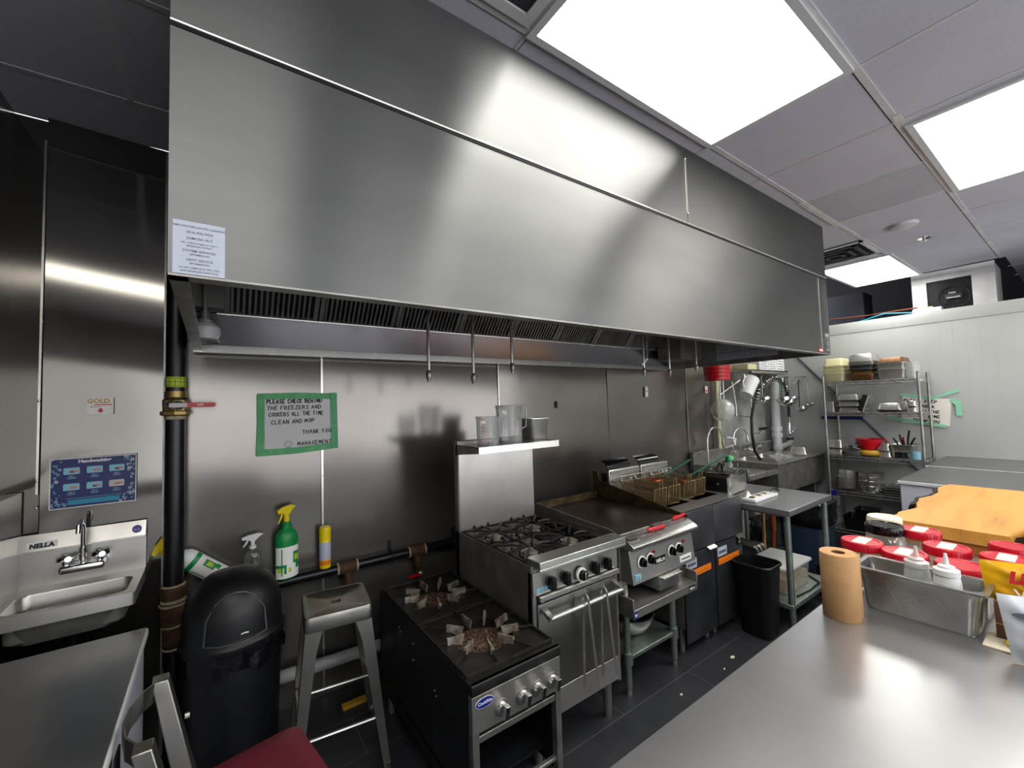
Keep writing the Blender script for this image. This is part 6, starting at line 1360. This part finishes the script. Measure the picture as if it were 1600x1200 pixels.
# live-edge boards
def slab(b, x0, x1, y0, y1, z0, z1, m, bark=None):
    n_ = 30; rr = random.Random(5); L_ = []; R_ = []
    for i in range(n_+1): x = x0+(x1-x0)*i/n_; L_.append((x, y1+.018*math.sin(i*.55)+rr.uniform(-.006, .006)-.03*(i/n_-.5)**2)); R_.append((x, y0+.02*math.sin(i*.4+1)+rr.uniform(-.006, .006)))
    poly = R_+L_[::-1]; ins = [(x, y+(.012 if y < (y0+y1)/2 else -.012)) for x, y in poly]; k = len(poly)
    zm = (z0+z1)/2
    b.ring_loft([[(x, y, z0) for x, y in ins], [(x, y, zm) for x, y in poly], [(x, y, z1) for x, y in ins]], m, True, True)
    if bark:
        for side in (L_, R_): b.tube([(x, y, zm) for x, y in side[1:-1]], [(z1-z0)*.42*random.uniform(.7, 1.15) for _ in side[1:-1]], bark, 6)
b = B(); slab(b, 3.02, 4.4, .262, .70, .902, .955, M('lower_slab', 'a8682c', .42, 0, col2='8f5522', vs=5, vstretch=(.5, 4, 2))); single(b, 'lower_board', 'darker brown board lying beneath the honey-coloured slab', 'board', smooth=50)
t = thing('wooden_slab', 'thick honey-coloured live-edge wooden slab with dark bark sides', 'board', (3.7, .48, .957))
b = B(); slab(b, 3.01, 4.42, .25, .71, .957, 1.02, slabM); part(b, 'slab', t, smooth=50)
b = B()
for s_, yy_ in ((1, .712), (-1, .248)):
    pts = [(3.06+1.34*i/22, yy_+s_*(.006+.012*math.sin(i*.7))+random.uniform(-.006, .006), .988+random.uniform(-.006, .006)) for i in range(23)]
    if s_ > 0: pts = pts[8:]
    b.tube(pts, [random.uniform(.016, .034) for _ in pts], rust if 0 else blackp if 0 else iron, 7)
part(b, 'bark_edge', t, 'dark rough bark edge', smooth=50)

# paper roll
t = thing('paper_towel_roll', 'brown paper towel roll standing on the prep table', 'paper roll', (1.86, .59, .9)); c = (1.86, .59, .9)
b = B(); b.lathe([(.02, .0), (.056, 0), (.057, .002), (.057, .226), (.056, .228), (.022, .228), (.0215, .226), (.0215, .002)], kraft, c, 44)
b.add([(c[0]+.03, c[1]-.049, .9), (c[0]+.042, c[1]-.052, .9), (c[0]+.042, c[1]-.052, 1.128), (c[0]+.03, c[1]-.049, 1.128)], [(0, 1, 2, 3)], kraft); part(b, 'roll', t)
b = B(); b.lathe([(.0215, .001), (.0215, .226), (.0195, .226), (.0195, .001)], kraftd, c, 24); part(b, 'core', t, 'dark brown cardboard core')

# film-wrapped pan with squeeze bottles
cx_, cy_ = 2.078, .416
pan_t = gn_pan('insert_pan', 'deep steel insert pan wrapped in cling film on prep table', cx_, cy_, .9, .09, .174, .15, pan_d, r=.014, taper=.82, rim=.012)
b = B(); secs = []
b.rrect([(.07, .142, .03, .9), (.075, .148, .03, .92), (.082, .158, .034, 1.02), (.0915, .1755, .022, 1.052), (.078, .158, .034, 1.052), (.076, .155, .03, 1.03)], film, o=(cx_, cy_), cap0=False, cap1=False)
for k in range(7): a = random.uniform(-.12, .12); b.tube([(cx_-.075, cy_+a, .92+.01*k), (cx_-.082, cy_+a+random.uniform(-.1, .1), 1.02)], .0012, film, 4)
part(b, 'cling_film', pan_t, 'clear crinkled cling film', smooth=60)
for k in range(3):
    b = B(); b.lathe([(.001, .03*k), (.045, .03*k), (.05, .012+.03*k), (.048, .022+.03*k), (.03, .028+.03*k), (.001, .0285+.03*k)], steel_b, (2.08, .52, .905), 28)
    single(b, 'metal_tin', ['bottom', 'middle', 'topmost'][k]+' round metal tin of the stack inside the wrapped pan', 'tin', 'metal tins in the wrapped pan')
def squeeze(label, x, y, m, capm):
    t = thing('squeeze_bottle', label, 'bottle', (x, y, .906), group='squeeze bottles in the wrapped pan'); c = (x, y, .906)
    b = B(); b.lathe([(.001, 0), (.037, 0), (.04, .004), (.039, .1), (.035, .145), (.031, .17)], m, c, 28); part(b, 'bottle_body', t)
    b = B(); b.lathe([(.031, .162), (.035, .165), (.034, .183), (.022, .188), (.022, .194), (.009, .199), (.004, .236), (.001, .236)], capm, c, 24); part(b, 'nozzle_cap', t)
squeeze('cream squeeze bottle with yellow nozzle, left in wrapped pan', 2.085, .425, frost, frost)
squeeze('white squeeze bottle with clear nozzle, right in the wrapped pan', 2.065, .345, whitepl, whitepl)

# jars
def jar(label, x, y, h, lidm, content, cm, r=.067, sticker=True, knob=True, z=.9):
    t = thing('plastic_jar', label, 'jar', (x, y, z), group='lidded plastic jars on the prep table')
    b = B(); b.rrect([(r*.86, r*.86, .02, z), (r*1.02, r*1.02, .03, z+.008), (r*1.05, r*1.05, .03, z+h*.55), (r*.98, r*.98, r*.7, z+h*.72), (r*.85, r*.85, r*.84, z+h*.8), (r*.85, r*.85, r*.84, z+h*.84)], clear, o=(x, y), cap1=False); part(b, 'jar_body', t)
    b = B(); b.rrect([(r*.84, r*.84, .02, z+.004), (r*.98, r*.98, .03, z+.012), (r*1.0, r*1.0, .03, z+h*content)], cm, o=(x, y)); part(b, 'contents', t)
    b = B(); b.lathe([(r*1.0, h*.80), (r*1.06, h*.81), (r*1.07, h*.965), (r*1.02, h), (r*.88, h), (r*.84, h*.985), (.001, h*.985)], lidm, (x, y, z), 36)
    for k in range(36): a = 2*PI*k/36; b.box((x+r*1.065*math.cos(a)-.001, y+r*1.065*math.sin(a)-.001, z+h*.83), (x+r*1.065*math.cos(a)+.001, y+r*1.065*math.sin(a)+.001, z+h*.95), lidm)
    ld = part(b, 'lid', t)
    if sticker: b = B(); b.box((x-r*.75, y-r*.35, z+h*.99), (x+r*.75, y+r*.35, z+h*1.003), cream); part(b, 'masking_tape', ld, 'cream masking tape label')
jar('red-lidded jar with paper label, leftmost, right behind the roll', 2.27, .632, .175, redl, .6, spice)
jar('black-lidded glass jar behind the leftmost red-lidded jar', 2.52, .615, .2, blackgl, .25, spice, r=.066, sticker=False)
jar('cream-lidded jar half hidden behind the black-lidded jar', 2.68, .652, .2, cream, .55, spice, r=.062, sticker=False)
jar('red-lidded jar in front of the slab corner, rear left', 2.62, .515, .18, redl, .4, spice)
jar('red-lidded jar of yellow powder behind the cream squeeze bottle', 2.26, .495, .165, redl, .7, turm)
jar('red-lidded jar behind the nozzle of the white bottle', 2.43, .40, .175, redl, .4, spice)
jar('red-lidded jar directly right of the white squeeze bottle', 2.245, .335, .165, redl, .5, spice, sticker=False)
jar('farther plain red-lidded jar of the right-hand pair', 2.62, .245, .175, redl, .4, spice, sticker=False, r=.06)
jar('nearer red-lidded jar with tape of the right-hand pair', 2.42, .24, .175, redl, .4, spice)
jar('silver-capped jar at the right edge beside the slab', 2.62, .11, .2, steel_b, .5, spice, sticker=False)
# cardboard, pouches
b = B(); b.box((2.06, .10, .9), (2.2, .24, 1.02), brownbox, ch=.002); b.box((2.0595, .10, .95), (2.06, .24, .953), kraft); single(b, 'brown_box', 'small dark brown carton right of the wrapped pan', 'box')
b = B(); b.box((1.97, .14, .9), (2.10, .262, .906), brownbox if 0 else cream, ch=.001); b.ellip((2.02, .19, .915), .03, .03, .012, yellow, 12); single(b, 'flat_packet', 'flat packet with a yellow spot under the clear pouch', 'packet')
b = B(); b.box((2.03, .60, .9), (2.16, .665, .915), whitepl, ch=.003); single(b, 'lid_tray', 'white plastic lid lying beside the paper roll', 'lid')
def pouch(name, label, c, ux, uz, w, h, d, mats, deco):
    """pillow pouch: face normal toward the camera"""
    ux = Vector(ux).normalized(); uz = Vector(uz).normalized(); n = ux.cross(uz).normalized(); C = Vector(c)
    t = thing(name, label, 'packet', tuple(C)); b = B(); NX, NZ = 14, 16; F_ = []; K = []
    for j in range(NZ+1):
        for i in range(NX+1):
            u = i/NX*2-1; v_ = j/NZ; e = max(0, 1-abs(u)**2.5)*max(0, 1-abs(v_*2-1)**4); wob = .004*math.sin(u*9+v_*7)+.003*math.sin(v_*21+u*5)
            p = C+ux*(u*w/2*(1-.05*e))+uz*(v_*h); F_.append(tuple(p+n*(d*e*.5+wob*e))); K.append(tuple(p-n*(d*e*.5+wob*e)+n*-.001))
    fs = []
    for j in range(NZ):
        for i in range(NX): a = j*(NX+1)+i; fs.append((a, a+1, a+NX+2, a+NX+1))
    b.add(F_, fs, mats[0]); b.add(K, [f[::-1] for f in fs], mats[1]); part(b, 'pouch_body', t, smooth=70)
    b = B(); deco(b, C, ux, uz, n, w, h, d); part(b, 'printed_front', t, smooth=0); return t
def deco_y(b, C, ux, uz, n, w, h, d):
    o = C+n*(d*.5+.007)
    b.text('Lijjat', .05, red, o-ux*0+uz*h*.55, ux, uz+ux*.25, bold=.003); b.text('Vital', .045, cream, o-ux*.0+uz*h*.14, ux, uz, bold=.001)
pv = Vector((.62, -.78, 0)); 
pouch('yellow_pouch', 'yellow snack pouch with red script at the right edge', (2.17, .17, 1.002), (.35, -.95, 0), (0, .1, 1), .2, .125, .05, (yellow if 0 else M('pouch_yellow', 'e0a90a', .3), cream), deco_y)
def deco_c(b, C, ux, uz, n, w, h, d):
    o = C+n*(d*.5+.006)
    for (u, v_, a, c_, m) in ((.0, .28, .045, .035, brownw), (.005, .27, .032, .022, skin), (-.03, .75, .03, .008, inkg), (.03, .62, .025, .008, inkg)):
        b.add([tuple(o+ux*(u+a*math.cos(k*PI/8))+uz*(v_*h+c_*math.sin(k*PI/8))+n*(.0005 if m is skin else 0)) for k in range(16)], [tuple(range(16))], m)
pouch('white_pouch', 'glossy white pouch with brown food picture at right edge', (1.94, .125, .905), (.35, -.95, 0), (0, .12, 1), .15, .19, .045, (M('pouch_white', 'dfe6ee', .22), whitepl), deco_c)
